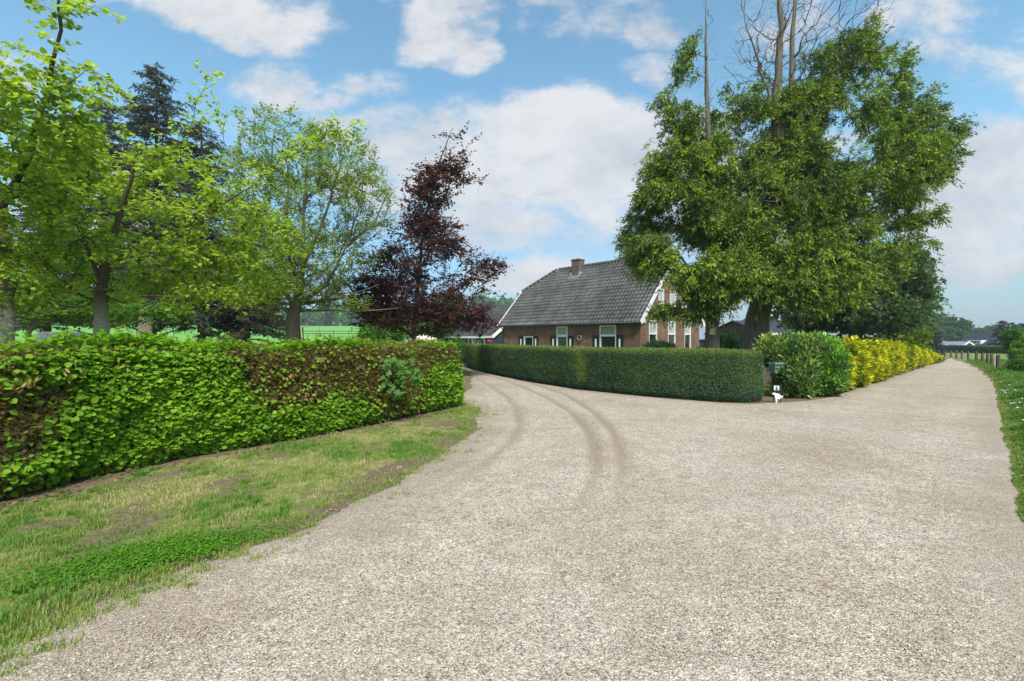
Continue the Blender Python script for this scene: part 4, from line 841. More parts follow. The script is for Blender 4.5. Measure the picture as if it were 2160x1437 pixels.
def shrub(name, label, cat, blobs, d0, n, size, shape, pal, mt='gloss_leaf', group=None, base=None, mode='up', core='twig_green', ns=160, corek=.72, seed=3, sz=None):
    """bush from ellipsoids given by their outline in the picture, at depth d0 (+offset)"""
    c0 = at(blobs[0][0], blobs[0][1], d0); b = A([c0[0], c0[1], gz1(c0[0], c0[1])]) if base is None else base; t = thing(name, label, cat, b, group=group)
    Pn = []; O = []; w = A([x[2]*x[3] for x in blobs], float); w /= w.sum(); ctr = []
    for x, k in zip(blobs, rng.multinomial(n, w)):
        c = at(x[0], x[1], d0+(x[4] if len(x) > 4 else 0)); rad = A([x[2]/F*d0, (x[5] if len(x) > 5 else x[2]/F*d0*.8), x[3]/F*d0]); u_ = randu(k); Pn.append(c+u_*rad*rng.uniform(.72, 1.06, (k,1))*(1+1.1*(fbm(u_*2+x[0], 1.6, 3, seed)-.5)+rng.exponential(.03, k))[:, None]); O.append(norm(u_/rad)); ctr.append((c, rad))
    Pn = np.concatenate(Pn); O = np.concatenate(O); keep = Pn[:, 2] > gz(Pn[:, 0], Pn[:, 1])+.03
    for c, rad in ctr: keep &= (((Pn-c)/rad)**2).sum(1) > .5
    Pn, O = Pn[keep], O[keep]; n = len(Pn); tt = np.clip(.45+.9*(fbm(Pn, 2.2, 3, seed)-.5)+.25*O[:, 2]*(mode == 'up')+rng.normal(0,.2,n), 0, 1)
    if mode == 'up': ax = norm(O*.6+A([0,0,.55])+randu(n)*.6)
    else: ax = norm(O*.6+A([0,0,-.4])+randu(n)*.6)
    V, Q, c = leaves(Pn, ax, norm(O+randu(n)*.6), size*rng.uniform(.6, 1.3, n), shape, palette(pal, tt)); mesh_np('foliage', V, Q, MT[mt], t, col=c)
    nb = NB(); nb2 = NB()
    for c, rad in ctr:                # dark woody inside
        th, ph = np.meshgrid(np.linspace(0, 2*np.pi, 15)[:-1], np.linspace(.05, np.pi-.05, 9)); u_ = np.stack([np.cos(th)*np.sin(ph), np.sin(th)*np.sin(ph), np.cos(ph)], -1); V = c+u_*rad*corek*(1+.35*(fbm(u_.reshape(-1, 3)+c, 1.5, 3)-.5)).reshape(u_.shape[:2]+(1,))
        i = np.arange(8)[:, None]*14; j = np.arange(14)[None]; nb2.add(V.reshape(-1, 3), np.stack([i+j, i+14+j, i+14+(j+1) % 14, i+(j+1) % 14], -1).reshape(-1, 4))
        for _ in range(6): a = c+rng.normal(0, .15, 3)*rad; a[2] = gz1(a[0], a[1])-.02; V, Q = tube(A([a, c, c+randu(1)[0]*rad*.8]), A([.03,.02,.008]), 5); nb.add(V, Q)
    nb2.build('inner_foliage', MT[core], t, smoothf=True); nb.build('stem', MT['bark'], t); return t
LAUR = ((.03,.065,.03),(.07,.14,.035),(.16,.27,.04),(.36,.46,.07))
shrub('cherry_laurel', 'tall cherry laurel shrub with long glossy leaves behind the house number sign', 'shrub', [(1676,792,38,58,0,.5),(1650,745,40,34,.3,.5),(1692,745,38,36,.2,.5)], 12.6, 15000, .13, 'long', LAUR)
shrub('cherry_laurel', 'cherry laurel shrub with bright green shoots next to the golden hedge', 'shrub', [(1738,782,36,52,0,.55),(1728,742,30,30,.3,.5)], 12.9, 13000, .11, 'long', ((.04,.09,.02),(.08,.2,.02),(.14,.32,.02),(.25,.44,.03)))
shrub('garden_bush', 'low light green garden bush under the gable windows', 'shrub', [(1390,738,32,15,0,.6)], 22.5, 2500, .13, 'long', ((.06,.14,.03),(.14,.26,.06)), corek=.6)
shrub('garden_bush', 'rounded green bush between the two conifer trunks', 'shrub', [(1535,732,32,24,0,.8),(1508,736,22,16,0,.8)], 22, 6000, .09, 'quad', ((.04,.10,.02),(.09,.2,.03),(.15,.28,.05)), corek=.7)
shrub('clipped_shrub', 'dark leafy hedge at the far end of the drive beside the left hedge', 'hedge', [(965,745,24,26,0,1.2),(930,744,28,24,.6,1.2),(905,744,26,22,1,1.2),(880,745,30,20,1.5,1.2),(988,748,10,18,1,.6)], 27, 16000, .10, 'quad', ((.03,.07,.015),(.07,.15,.02),(.13,.24,.03)), mt='leaf', corek=.86)
# ------------------------------------------------------------------ left trees
LIME = ((.16,.24,.04),(.24,.34,.05),(.33,.44,.06),(.42,.51,.08),(.50,.52,.16))
def base_of(px, d): x = (px-CX)/F*d; return A([x, d, gz1(x, d)])
d = 9.4; b = base_of(215, d)
tr = [(A([b, at(216,690,d), at(212,620,d), at(222,560,d), at(250,460,d+.1), at(275,380,d), at(290,300,d)]), (.135,.125,.10,.08,.05,.035,.012)),
      (A([at(214,600,d), at(170,480,d-.3), at(110,380,d-.5), at(60,300,d-.4)]), (.042,.034,.022,.010)),
      (A([at(222,560,d), at(330,500,d-.5), at(450,440,d-.8), at(540,390,d-.6)]), (.045,.036,.024,.010))]
bl = [(230,560,230,70,0,2.3),(350,460,230,120,-.2,2.1),(110,430,150,120,-.3,2),(470,450,140,110,0,1.6),(40,540,150,100,0,2),(430,570,170,70,.2,2),(300,380,150,80,0,1.5),(230,345,110,60,0,1.2),(560,490,80,60,.3,1.2),(80,620,130,30,0,1.5),(350,625,180,30,0,1.8),(500,610,90,35,.3,1.2)]
tg = blob_pts(bl, d, 1050, void=.45, vs=1.2)
ppx = CX+F*tg[:, 0]/tg[:, 1]; ppy = HY-F*(tg[:, 2]-EYE)/tg[:, 1]; tg = tg[~((np.abs(ppx-218) < 50) & (ppy > 540) & (tg[:, 1] < d+.2))]
spr = [at(745*(1-t)+480*t, 262*(1-t)+400*t, d-1.2+t) for t in np.linspace(0, 1, 9)]+[at(440*(1-t)+350*t, 160*(1-t)+400*t, d-1+t) for t in np.linspace(0, 1, 7)]+[at(690,250,d-1.1), at(640,300,d-1), at(480,240,d-1), at(600,330,d-1), at(430,250,d-.9)]
tree('lime_tree', 'spreading bright green tree with pale ringed trunk behind the middle of the beech hedge', 'tree', b, tr, np.concatenate([tg, A(spr)]), skel=dict(w=.25, up=.5, rise=-.05, step=.22, bend=.35, lift=.08),
     woodk=dict(rt=.0042, pw=.5, rmax=.05, flare=.12), cr=dict(ntw=5, tl=.36, nl=8, size=.070, shape='round', pal=LIME, mode='flat', span=.9, sag=.15, tr=.0025, mt='thin_leaf'), bark='bark_pale', group='young lime trees behind the beech hedge')
d = 8.6; b = base_of(8, d)
tr = [(A([b, at(10,690,d), at(14,600,d), at(0,450,d), at(-20,300,d-.5), at(-30,100,d-1)]), (.15,.14,.11,.07,.05,.02)),
      (A([at(0,450,d), at(60,330,d-1), at(100,200,d-1.8), at(120,60,d-2.2), at(130,-40,d-2.4)]), (.06,.045,.03,.02,.01))]
bl = [(20,330,110,120,-1,1.5),(60,200,100,110,-1.8,1.2),(20,90,80,110,-2,1.2),(-60,250,120,250,-1,2),(120,250,90,50,-1.5,.8),(40,480,100,80,-.5,1.5),(-80,500,120,120,0,2),(0,640,80,30,0,1.2),(25,610,60,50,-.9,.5)]
tg = blob_pts(bl, d, 640, void=.55, vs=1.2); spr = [at(a, b_, d-2.2) for a, b_ in ((200,12),(165,30),(150,5),(130,40),(215,160),(180,150),(195,205),(160,230),(80,10),(110,90),(228,175))]
tree('lime_tree', 'taller bright green tree with ringed trunk cut off by the left photo edge', 'tree', b, tr, np.concatenate([tg, A(spr)]), skel=dict(w=.25, up=.5, rise=0, step=.22, bend=.35, lift=.08),
     woodk=dict(rt=.0042, pw=.5, rmax=.05, flare=.12), cr=dict(ntw=5, tl=.36, nl=7, size=.08, shape='round', pal=LIME, mode='flat', span=.9, sag=.2, tr=.0025, mt='thin_leaf'), bark='bark_pale', group='young lime trees behind the beech hedge')
# oak-like open tree
d = 16; b = base_of(619, d); b2 = at(619,655,d)
tr = [(A([b, at(618,700,d), at(620,660,d), at(628,640,d), at(640,560,d), at(640,450,d), at(650,330,d)]), (.25,.225,.21,.16,.08,.05,.02))]
for (pts) in (((628,645),(690,600),(730,520),(760,430),(770,350)), ((620,650),(590,590),(570,480),(545,370)), ((640,560),(680,470),(710,380),(720,300)), ((632,640),(720,630),(800,600)), ((622,655),(560,640),(520,600)), ((634,655),(700,655),(780,655),(840,650)), ((628,600),(600,500),(610,380),(600,300)), ((730,520),(790,470),(820,400))):
    tr.append((A([at(p[0], p[1], d+.6*(i*(-1)**len(tr))*.5) for i, p in enumerate(pts)]), np.linspace(.065 if pts[0][1] < 653 else .036, .008, len(pts))))
bl = [(620,330,90,75,0,2.5),(720,360,90,70,0,2.2),(560,420,70,90,0,2),(780,430,55,80,0,2),(650,460,140,90,0,3),(690,540,110,55,0,2.5),(560,530,90,70,0,2.2),(520,330,40,50,0,1),(610,620,120,35,0,2.5),(720,645,60,16,0,1.2),(540,600,70,50,0,1.5)]
tree('maple_tree', 'open crowned tree with grey twigs and sparse fresh leaves left of the copper beech', 'tree', b, tr, blob_pts(bl+[(600,590,120,50,0,2.5),(660,600,80,38,0,2),(560,640,80,30,0,1.5)], d, 1600), skel=dict(w=.35, up=1.0, rise=.45, step=.3, bend=.4, lift=-.02, jit=.03),
     woodk=dict(rt=.0055, pw=.45, rmax=.07, flare=.25), cr=dict(ntw=5, tl=.4, nl=5, size=.08, shape='quad', pal=((.12,.18,.015),(.22,.32,.02),(.33,.43,.05)), mode='flat', span=.5, sag=.02, tr=.004, bias=(0,0,.25)), bark='bark')
# copper beech
d = 19; b = base_of(872, d)
tr = [(A([b, at(873,700,d), at(878,640,d), at(885,560,d), at(900,450,d), at(925,350,d), at(955,270,d)]), (.12,.10,.085,.07,.05,.03,.01))]
bl = [(880,620,110,45,0,2),(830,580,80,40,0,1.6),(960,570,75,35,0,1.4),(880,530,90,50,0,1.6),(930,500,55,40,0,1.2),(880,450,40,50,0,.9),(925,400,40,50,0,.7),(960,345,30,40,0,.6),(975,290,28,22,0,.5),(1000,385,30,12,0,.4),(1030,565,35,20,0,.7),(800,640,55,40,0,1.2),(950,650,80,45,0,1.6),(1005,680,40,25,0,.8),(770,600,35,30,0,.8),(860,400,15,25,0,.4),(880,680,90,30,0,1.6),(905,430,30,60,0,.8),(900,490,50,40,0,1),(940,330,22,50,0,.5),(895,380,22,30,0,.5),(790,605,70,26,0,1.4),(765,640,45,22,0,1),(800,670,60,22,0,1.3),(830,545,50,22,0,1.1),(1000,600,55,22,0,1.2),(1035,560,30,14,0,.6),(960,540,50,20,0,1),(850,655,90,25,0,1.8),(985,655,60,25,0,1.3)]
tree('copper_beech', 'copper beech with dark purple leaves and a thin top leaning right', 'tree', b, tr, blob_pts(bl, d, 1400, void=.14, vs=1.0), skel=dict(w=.35, up=.7, rise=.15, step=.3, bend=.25, lift=.06),
     woodk=dict(rt=.005, pw=.45, rmax=.05), cr=dict(ntw=5, tl=.5, nl=8, size=.10, shape='quad', pal=((.045,.024,.033),(.075,.033,.043),(.12,.045,.055),(.22,.055,.065)), mode='flat', span=.8, sag=.05, tr=.003), bark='bark_dark')
# spruces
SP = [(330,25,132,4.6,'dark spruce with the highest pointed top behind the bright lime tree'),(215,26,205,4.2,'dark spruce left of the highest one, mostly behind lime leaves'),(425,24,250,4.0,'dark spruce right of the highest one, behind the bright lime tree'),(520,24,440,3.0,'shorter dark spruce with drooping skirt left of the open crowned tree'),(100,28,330,3.0,'dark spruce at the far left behind the lime trees')]
for (px, d, py, rm, lab) in SP:
    b = base_of(px, d); h = at(px, py, d)[2]-b[2]
    conifer('spruce_tree', lab, 'tree', b, h, rm, z0=.15 if py > 400 else .17, nb_=int(16+h*2.0), per=7, dens=22, group='dark spruces behind the lime trees', trunk_r=.2, size=.13)
# low leafy trees behind hedge at far left and a green bush near the barn
d = 17; b = base_of(66, d)
tree('hazel_tree', 'small leafy green tree low behind the hedge at the far left', 'tree', b, [(A([b, at(60,690,d), at(40,630,d), at(30,590,d)]), (.09,.07,.05,.02)), (A([at(62,700,d), at(105,660,d), at(140,620,d)]), (.06,.04,.015))],
     blob_pts([(60,630,110,45,0,2),(160,650,90,35,0,1.5),(300,655,90,25,0,1.5)], d, 260), skel=dict(w=.3, step=.3), woodk=dict(rt=.005, rmax=.05), cr=dict(ntw=5, tl=.45, nl=8, size=.11, shape='quad', pal=((.04,.10,.01),(.08,.19,.015),(.13,.27,.03)), mode='flat', tr=.003))
shrub('lilac_bush', 'light green leafy bush between the copper beech and the paddock', 'shrub', [(805,700,34,26,0,1.2),(780,708,20,16,0,1),(835,706,20,18,0,1)], 34, 6000, .16, 'quad', ((.06,.16,.02),(.11,.26,.03),(.17,.34,.05)), mt='leaf', corek=.75)
shrub('garden_bush', 'tall green bush behind the beige parasol by the barn', 'shrub', [(915,690,30,30,0,1.5),(950,670,30,35,2,1.5),(890,700,26,24,1,1.2)], 52, 6000, .25, 'quad', ((.05,.12,.02),(.10,.22,.03),(.16,.3,.04)), mt='leaf', corek=.8)
# ------------------------------------------------------------------ right conifers (thuja)
TH = ((.03,.055,.018),(.065,.115,.020),(.13,.21,.022),(.24,.34,.028),(.42,.49,.05))
d = 16; b = base_of(1503, d)
tr = [(A([b-A([0,0,.05]), at(1503,720,d), at(1503,650,d), at(1500,520,d), at(1496,350,d), at(1491,200,d), at(1488,60,d), at(1489,2,d)]), (.27,.235,.2,.13,.095,.07,.03,.008)),
      (A([at(1505,640,d), at(1525,480,d+.2), at(1522,330,d+.2)]), (.09,.06,.015))]
bl = [(1440,350,65,55,0,1.4),(1420,440,85,55,0,1.6),(1360,490,55,55,0,1.3),(1420,500,80,50,0,1.6),(1500,460,60,60,0,1.5),(1520,240,28,60,0,.8),(1430,265,50,40,0,1),(1500,575,90,60,-.6,1.6),(1450,560,50,35,-.3,1.2),(1535,560,60,60,0,1.4),(1390,550,50,40,0,1.1),(1455,110,18,25,0,.4),(1440,150,12,18,0,.3),(1400,225,25,30,0,.6),(1455,655,50,14,-.5,.9),(1400,650,35,12,-.4,.7),(1500,630,45,30,-.5,1),(1530,590,50,40,-.5,1.2),(1520,340,40,80,0,.9),(1470,290,40,50,0,.9),(1400,330,45,50,0,.9),(1375,420,40,45,0,1)]
tg = blob_pts(bl, d, 1650, void=.32, vs=.8); bare = A([at(1489+sx, py, d+rng.uniform(-.6,.6)) for py in np.linspace(10, 300, 26) for sx in rng.uniform(-38, 38, 3)*(.35+py/420)])
TK = dict(ntw=7, tl=.46, nl=17, size=.12, shape='blade', pal=TH, mode='spray', span=.55, sag=.5, tr=.0035, mt='needle', spread=.6, clumpk=.7, bias=(0,-.1,0))
tree('thuja_tree', 'left of the two big conifers, with bare spire top and bird house on its trunk', 'tree', b, tr, tg, bare=bare, skel=dict(w=.3, up=.5, rise=.1, step=.3, bend=.15, lift=.04), woodk=dict(rt=.0055, pw=.45, rmax=.06, flare=.25), cr=TK, bark='bark_thuja')
d = 16.6; b = base_of(1588, d)
tr = [(A([b-A([0,0,.05]), at(1592,715,d), at(1600,670,d), at(1608,600,d), at(1622,500,d), at(1636,380,d), at(1637,200,d), at(1648,60,d), at(1640,-120,d)]), (.52,.45,.38,.32,.26,.21,.14,.10,.03)),
      (A([at(1637,330,d), at(1668,200,d+.2), at(1672,60,d+.2), at(1690,-100,d+.2)]), (.13,.10,.07,.02)), (A([at(1630,440,d), at(1700,300,d+.4), at(1790,150,d+.6), at(1850,40,d+.8)]), (.09,.07,.04,.012)),
      (A([at(1625,480,d), at(1740,400,d+.2), at(1850,330,d+.3), at(1960,240,d+.3)]), (.10,.075,.05,.015)), (A([at(1637,250,d), at(1600,130,d), at(1570,40,d)]), (.06,.04,.012)), (A([at(1610,600,d), at(1700,540,d-.3), at(1800,500,d-.3)]), (.11,.08,.02))]
bl = [(1620,420,80,70,-.5,1.6),(1700,400,90,80,-.3,2),(1780,430,110,80,0,2.2),(1860,360,110,70,0,2.2),(1935,290,60,75,0,1.4),(1975,260,45,60,0,1),(1900,220,60,50,0,1.2),(1850,150,60,50,0,1.2,.7),(1800,120,50,50,0,1,.6),(1740,230,100,60,0,1.8,.6),(1640,260,70,60,0,1.4,.7),
      (1900,440,70,45,0,1.4),(1850,510,90,50,0,1.8),(1720,560,100,80,-.9,1.5),(1620,580,80,70,-.9,1.4),(1680,620,70,40,-1,1.2),(1585,610,45,35,-.8,1),(1750,610,60,40,-.7,1.2),(1800,580,80,50,-.2,1.5),(1640,500,80,50,-1,1.2),(1570,470,50,70,-.4,1.2),(1560,330,40,60,0,1.1,.7),(1770,330,110,70,0,2,.8),(1660,190,50,50,0,1,.6),(1570,230,45,60,0,1,.8),(1580,400,60,80,0,1.3),(1780,240,90,60,0,1.7,.8),(1700,150,55,50,0,1,.7),(1860,230,60,60,0,1.3),(1640,340,80,60,0,1.3),(1740,320,90,60,-.6,1.5),(1930,370,50,50,0,1.1),(1750,480,90,50,-.6,1.5),(1830,65,35,30,0,.8,.7),(1775,115,60,40,0,1.1,.6),(1690,210,60,40,0,1,.6),(1640,150,35,50,0,.6,.5),(1530,180,22,30,0,.5,.5)]
tg = blob_pts(bl, d, 3100, void=.34, vs=.85)
bare = np.concatenate([blob_pts([(1720,60,140,80,0,2.6),(1600,90,55,55,0,1.6),(1800,30,70,50,0,1.6),(1660,-40,120,80,0,2.4),(1650,130,90,90,0,2),(1760,120,110,70,0,2.2),(1580,120,60,60,0,1.4)], d, 1200), blob_pts([(1640,430,90,60,-1.7,.5),(1760,400,80,50,-1.6,.5)], d, 160)])
tree('thuja_tree', 'largest conifer, broad and leaning right, with thick stringy trunk and bare upper limbs', 'tree', b, tr, tg, bare=bare, skel=dict(w=.3, up=.5, rise=.15, step=.3, bend=.18, lift=.06, jit=.035), woodk=dict(rt=.0055, pw=.43, rmax=.08, flare=.4), cr=TK, bark='bark_thuja')
bird_house('pale wooden bird house hanging on the trunk of the left big conifer', at(1502.5,706,15.68), 0, 1.0)
# trees further right
d = 27; b = base_of(1800, d)
tree('holly_tree', 'dense grey green tree behind the right side of the big conifer', 'tree', b, [(A([b, at(1795,640,d), at(1790,560,d)]), (.2,.14,.04)), (A([at(1796,690,d), at(1850,620,d)]), (.1,.04))],
     blob_pts([(1770,600,90,80,0,3),(1850,590,75,80,0,3),(1800,660,120,45,-.5,3),(1880,640,55,60,0,2),(1700,670,50,40,0,2)], d, 620), skel=dict(w=.3, step=.5), woodk=dict(rt=.008, rmax=.08), cr=dict(ntw=8, tl=.8, nl=10, size=.17, shape='quad', pal=((.03,.06,.025),(.07,.12,.045),(.12,.19,.08)), mode='rand', tr=.005, span=.9, mt='leaf'))
d = 31; b = base_of(1905, d)
tree('birch_tree', 'airy birch with drooping light green twigs at the right edge of the tree group', 'tree', b, [(A([b, at(1905,620,d), at(1910,540,d), at(1912,500,d)]), (.16,.1,.05,.01))],
     blob_pts([(1915,560,38,50,0,1.6),(1930,620,26,60,0,1.3),(1895,600,40,60,0,1.6),(1940,540,16,25,0,.6)], d, 260), skel=dict(w=.3, step=.5, up=.8, rise=.5), woodk=dict(rt=.006, rmax=.05), cr=dict(ntw=6, tl=1.0, nl=8, size=.12, shape='quad', pal=((.07,.13,.03),(.12,.22,.05)), mode='hang', tr=.004, span=.6, sag=1.0, bias=(.1,0,-.5)))
shrub('golden_bush', 'yellow green bushes behind the far end of the golden hedge', 'shrub', [(1910,712,24,20,0,1.5),(1880,722,30,14,0,1.5),(1835,728,40,10,0,1.2)], 30, 6000, .18, 'quad', ((.10,.16,.02),(.2,.28,.03)), mt='leaf', corek=.7)
shrub('clipped_shrub', 'green clipped hedge behind the far end of the golden hedge', 'hedge', [(1925,741,30,12,0,.9),(1900,741,30,12,0,.9),(1945,743,14,12,0,.9)], 38, 6000, .12, 'quad', ((.035,.10,.015),(.07,.17,.025)), mt='leaf', corek=.88)
for (px, py, dd, rm, lab) in ((1968,691,62,1.6,'small dark spruce beside the end of the lane, the taller one'),(1947,690,66,1.4,'small spruce half hidden behind the taller lane end spruce')):
    b = base_of(px, dd); conifer('small_spruce', lab, 'tree', b, at(px, py, dd)[2]-b[2], rm, z0=.04, nb_=16, per=6, dens=14, size=.2, pal=((.012,.025,.018),(.03,.05,.035)), group='small spruces at the lane end', trunk_r=.08)
for (px, py, dd, rm, lab) in ((2117,676,85,2.2,'tall dark conifer just right of the dormer house'),(2133,680,84,2.2,'middle dark conifer behind the young roadside tree'),(2152,682,82,2.6,'dark conifer at the right photo edge')):
    b = base_of(px, dd); conifer('far_conifer', lab, 'tree', b, at(px, py, dd)[2]-b[2], rm, z0=.05, nb_=14, per=6, dens=9, size=.35, pal=((.018,.028,.03),(.035,.05,.045)), group='dark conifers beside the dormer house', trunk_r=.12, up=.15, droop=.15)
FT_ = [(1950,690,22,24,150,'far round topped tree left of the others behind the lane'),(1985,684,24,26,155,'far broad round topped tree behind the small spruces'),(2018,690,26,24,150,'far round topped tree just left of the dormer house'),(1992,705,40,16,140,'low far tree under the round topped ones'),(2072,703,18,10,190,'distant low tree above the dormer house roof'),(2098,699,18,12,190,'distant low tree right above the dormer house ridge'),(2050,708,20,9,200,'most distant faint tree left of the dormer house'),(1930,700,20,20,140,'far tree beside the birch')]
for (px, py, rx, ry, dd, lab) in FT_:
    b = base_of(px, dd); s_ = dd/150
    tree('far_tree', lab, 'tree', b, [(A([b, at(px, py+ry*.6, dd), at(px, py-ry*.5, dd)]), (.35,.25,.05))], blob_pts([(px,py,rx,ry*.8,0,rx/F*dd*.8),(px+rx*.4,py+ry*.3,rx*.6,ry*.6),(px-rx*.4,py+ry*.3,rx*.6,ry*.6)], dd, 170), skel=dict(w=.3, step=1.2, up=.8, rise=.4), woodk=dict(rt=.02, rmax=.15),
         cr=dict(ntw=6, tl=1.4, nl=8, size=.6*s_, shape='quad', pal=((.035,.075,.025),(.06,.12,.035),(.09,.16,.05)), mode='rand', tr=0, span=.9), group='round topped trees far behind the lane')
d = 36; b = base_of(2136, d)
tree('young_tree', 'young bright green roadside tree standing behind the fence at the right', 'tree', b, [(A([b, at(2136,740,d), at(2136,700,d)]), (.06,.05,.02))], blob_pts([(2136,712,15,22,0,.7),(2136,735,10,18,0,.4)], d, 130), skel=dict(w=.3, step=.3), woodk=dict(rt=.005, rmax=.03), cr=dict(ntw=6, tl=.35, nl=8, size=.11, shape='quad', pal=((.05,.15,.02),(.09,.25,.03)), mode='flat', tr=.003))
shrub('roadside_bush', 'bushy green shrub around the fence end at the right photo edge', 'shrub', [(2164,772,24,22,0,.6),(2172,742,22,28,.5,.6),(2150,752,13,15,.3,.4)], 22, 7000, .09, 'quad', ((.06,.13,.02),(.11,.23,.03),(.19,.34,.04)), mt='leaf', corek=.6)
# far hedge on the right
hb = []
a0, a1 = base_of(1978, 84), base_of(2200, 66)
t = thing('tall_far_hedge', 'long clipped green hedge across the far side of the paddock on the right', 'hedge', a0); fr = hedge_frame([a0, (a0+a1)/2, a1], 1, None); hf = lambda s: 1.15+.05*np.sin(s*9); hedge_core(fr, 1.2, hf, t, 'twig_green', .15)
N = 16000; Pn, O, s, v, wh, h = hedge_samples(fr, 1.2, hf, N, (.7,.25,.02,.03), rough=.12, seed=14); V, Q, c = leaves(Pn, randu(N), norm(O+randu(N)*.6), .22, 'quad', palette(((.035,.085,.02),(.07,.15,.03),(.11,.21,.05)), np.clip(fbm(Pn, .6, 3)+rng.normal(0,.15,N), 0, 1))); mesh_np('foliage', V, Q, MT['leaf'], t, col=c)
# woodland on the hill
def woodland():
    V_, Q_, C_ = [], [], []; nb = NB()
    for k in range(420):
        u_ = rng.uniform(-1.25, .25); y = rng.uniform(302, 420); x = u_*y; z = gz1(x, y); hh = rng.uniform(10, 17)*(1+.1*(y-300)/100)+(6 if u_ > -.2 else 0); r = rng.uniform(3.5, 6); n = 150
        w = randu(n); w[:, 2] = np.where(rng.random(n) < .3, -rng.random(n)*1.1, np.abs(w[:, 2])); p = A([x, y, z+hh*.55])+w*A([r, r, hh*.5])*rng.uniform(.8, 1.05, (n, 1)); sh = rng.random()
        pal = (((.05,.10,.03),(.09,.17,.045)),((.08,.18,.035),(.15,.28,.06)),((.03,.06,.04),(.05,.09,.055)))[0 if sh < .4 else 1 if sh < .8 else 2]
        V, Q, c = leaves(p, randu(n), norm(w+randu(n)*.6), rng.uniform(1.6, 3.2, n), 'quad', palette(pal, rng.random(n))); nb.add(V, Q, c)
    o = nb.build('woodland', MT['leaf']); tag(o, 'hazy green woodland along the hilltop behind the field', 'woodland', kind='stuff')
woodland()
# ------------------------------------------------------------------ fences and small things
def fence(name, label, pts, ph, r, m='wood', wires=(.5,.85), tilt=.04, group=None):
    t = thing(name, label, 'fence', pts[0]); tops = []
    for i, p in enumerate(pts):
        h = ph*rng.uniform(.92, 1.08); tp = A(p)+A([rng.normal(0,tilt*.5), rng.normal(0,tilt*.5), h]); b_ = MB(); b_.tube([A(p)-A([0,0,.2])-A(t.location[:]), tp-A(t.location[:])], r*rng.uniform(.85,1.15), 7); b_.build('post', MT[m], t); tops.append((A(p), tp))
    w = NB()
    for f in wires:
        for (a, b_), (c, d_) in zip(tops[:-1], tops[1:]):
            p0, p1 = a+(b_-a)*f, c+(d_-c)*f; mid = (p0+p1)/2-A([0,0,.02]); V, Q = tube(A([p0, mid, p1]), A([.006]*3), 4); w.add(V, Q)
    w.build('wire', MT['wire'], t); return t
fence('post_fence', 'row of dark wooden posts with wire along the right side of the lane', [P(px, py) for px, py in ((2092,775),(2083,771.6),(2072,767.8),(2059,764),(2043,760.6),(2029,758),(2017,756.2),(2006,754.6),(1993,752.6),(1981,750.8))], .82, .085)
for (px, py, r, hh, lab, mm) in ((2105,781,.10,.86,'stout weathered gate post at the near end of the lane fence','wood'),(2098,778.5,.05,.80,'thin pale stake between the fence posts at its near end','palewood'),(2101.5,780,.04,.76,'second thin stake leaning beside the stout gate post','wood')):
    p = P(px, py); o = thing('fence_post', lab, 'post', p); b_ = MB(); b_.tube([(0,0,-.15),(.01,0,hh*.5),(.0,0,hh)], [r,r*.95,r*.9], 8); b_.build('post', MT[mm], o)
def lf(px, d): return base_of(px, d)
fence('paddock_fence', 'thin wire fence on dark posts along the near edge of the green field', [lf(px, dd) for px, dd in ((60,50),(150,50),(205,50),(258,50),(320,50),(366,50),(412,50),(470,50),(520,50),(566,50),(610,50),(650,50),(667,50),(684,50),(743,50),(757,50),(800,50),(826,50),(850,50),(885,50))], 1.35, .045, 'wood', (.3,.6,.92))
gp = [lf(698, 43), lf(756, 43)]; g = thing('field_gate', 'dark tubular metal gate between two posts in the paddock', 'gate', gp[0])
L_ = float(np.linalg.norm(gp[1]-gp[0])); ang = math.atan2(gp[1][1]-gp[0][1], gp[1][0]-gp[0][0]); g.rotation_euler = (0,0,ang)
for x in (-.1, L_+.1): b_ = MB(); b_.tube([(x,0,-.2),(x,0,1.25)], .11, 8); b_.build('post', MT['wood'], g)
for (x0, x1) in ((.05, L_*.55), (L_*.55+.08, L_-.05)):
    b_ = MB()
    for z in (.25,.5,.75,1.02): b_.tube([(x0,0,z),(x1,0,z)], .022, 6)
    for x in (x0, x1, (x0+x1)/2): b_.tube([(x,0.001,.2),(x,0.001,1.06)], .028, 6)
    b_.build('gate_leaf', MT['metal'], g)
# rail fence further up the field
rf = thing('rail_fence', 'distant rail fence crossing the green field above the gate', 'fence', lf(640, 95)); rb = MB(); pp = [lf(px, 95) for px in (640,672,704,736,768,800)]
for a in pp: q = a-A(rf.location[:]); p_ = MB(); p_.tube([q-A([0,0,.1]), q+A([0,0,1.2])], .06, 6); p_.build('post', MT['metal'], rf)
for a, c in zip(pp[:-1], pp[1:]):
    for z in (.6, 1.1): rb.bar(a-A(rf.location[:])+A([0,0,z]), c-A(rf.location[:])+A([0,0,z]), .05, .12)
rb.build('rail', MT['metal'], rf)
# feeding table left of gate
q = lf(633, 33); ft = thing('bird_table', 'tall wooden feeding table on legs beside the open crowned tree', 'bird table', q); z_ = at(633,690,33)[2]-q[2]
for sx in (-.25,.25): b_ = MB(); b_.bar(A([sx*1.3,0,0]), A([sx*.7,0,z_]), .07); b_.build('leg', MT['wood'], ft)
b_ = MB(); b_.box(-.4,.4,-.3,.3,z_,z_+.05); b_.build('table_top', MT['palewood'], ft); b_ = MB(); b_.box(-.3,.3,-.2,.2,z_+.5,z_+.56); b_.build('roof', MT['wood'], ft)
for sx in (-.2, .2): b_ = MB(); b_.bar(A([sx,0,z_+.05]), A([sx,0,z_+.5]), .05); b_.build('upright', MT['wood'], ft)
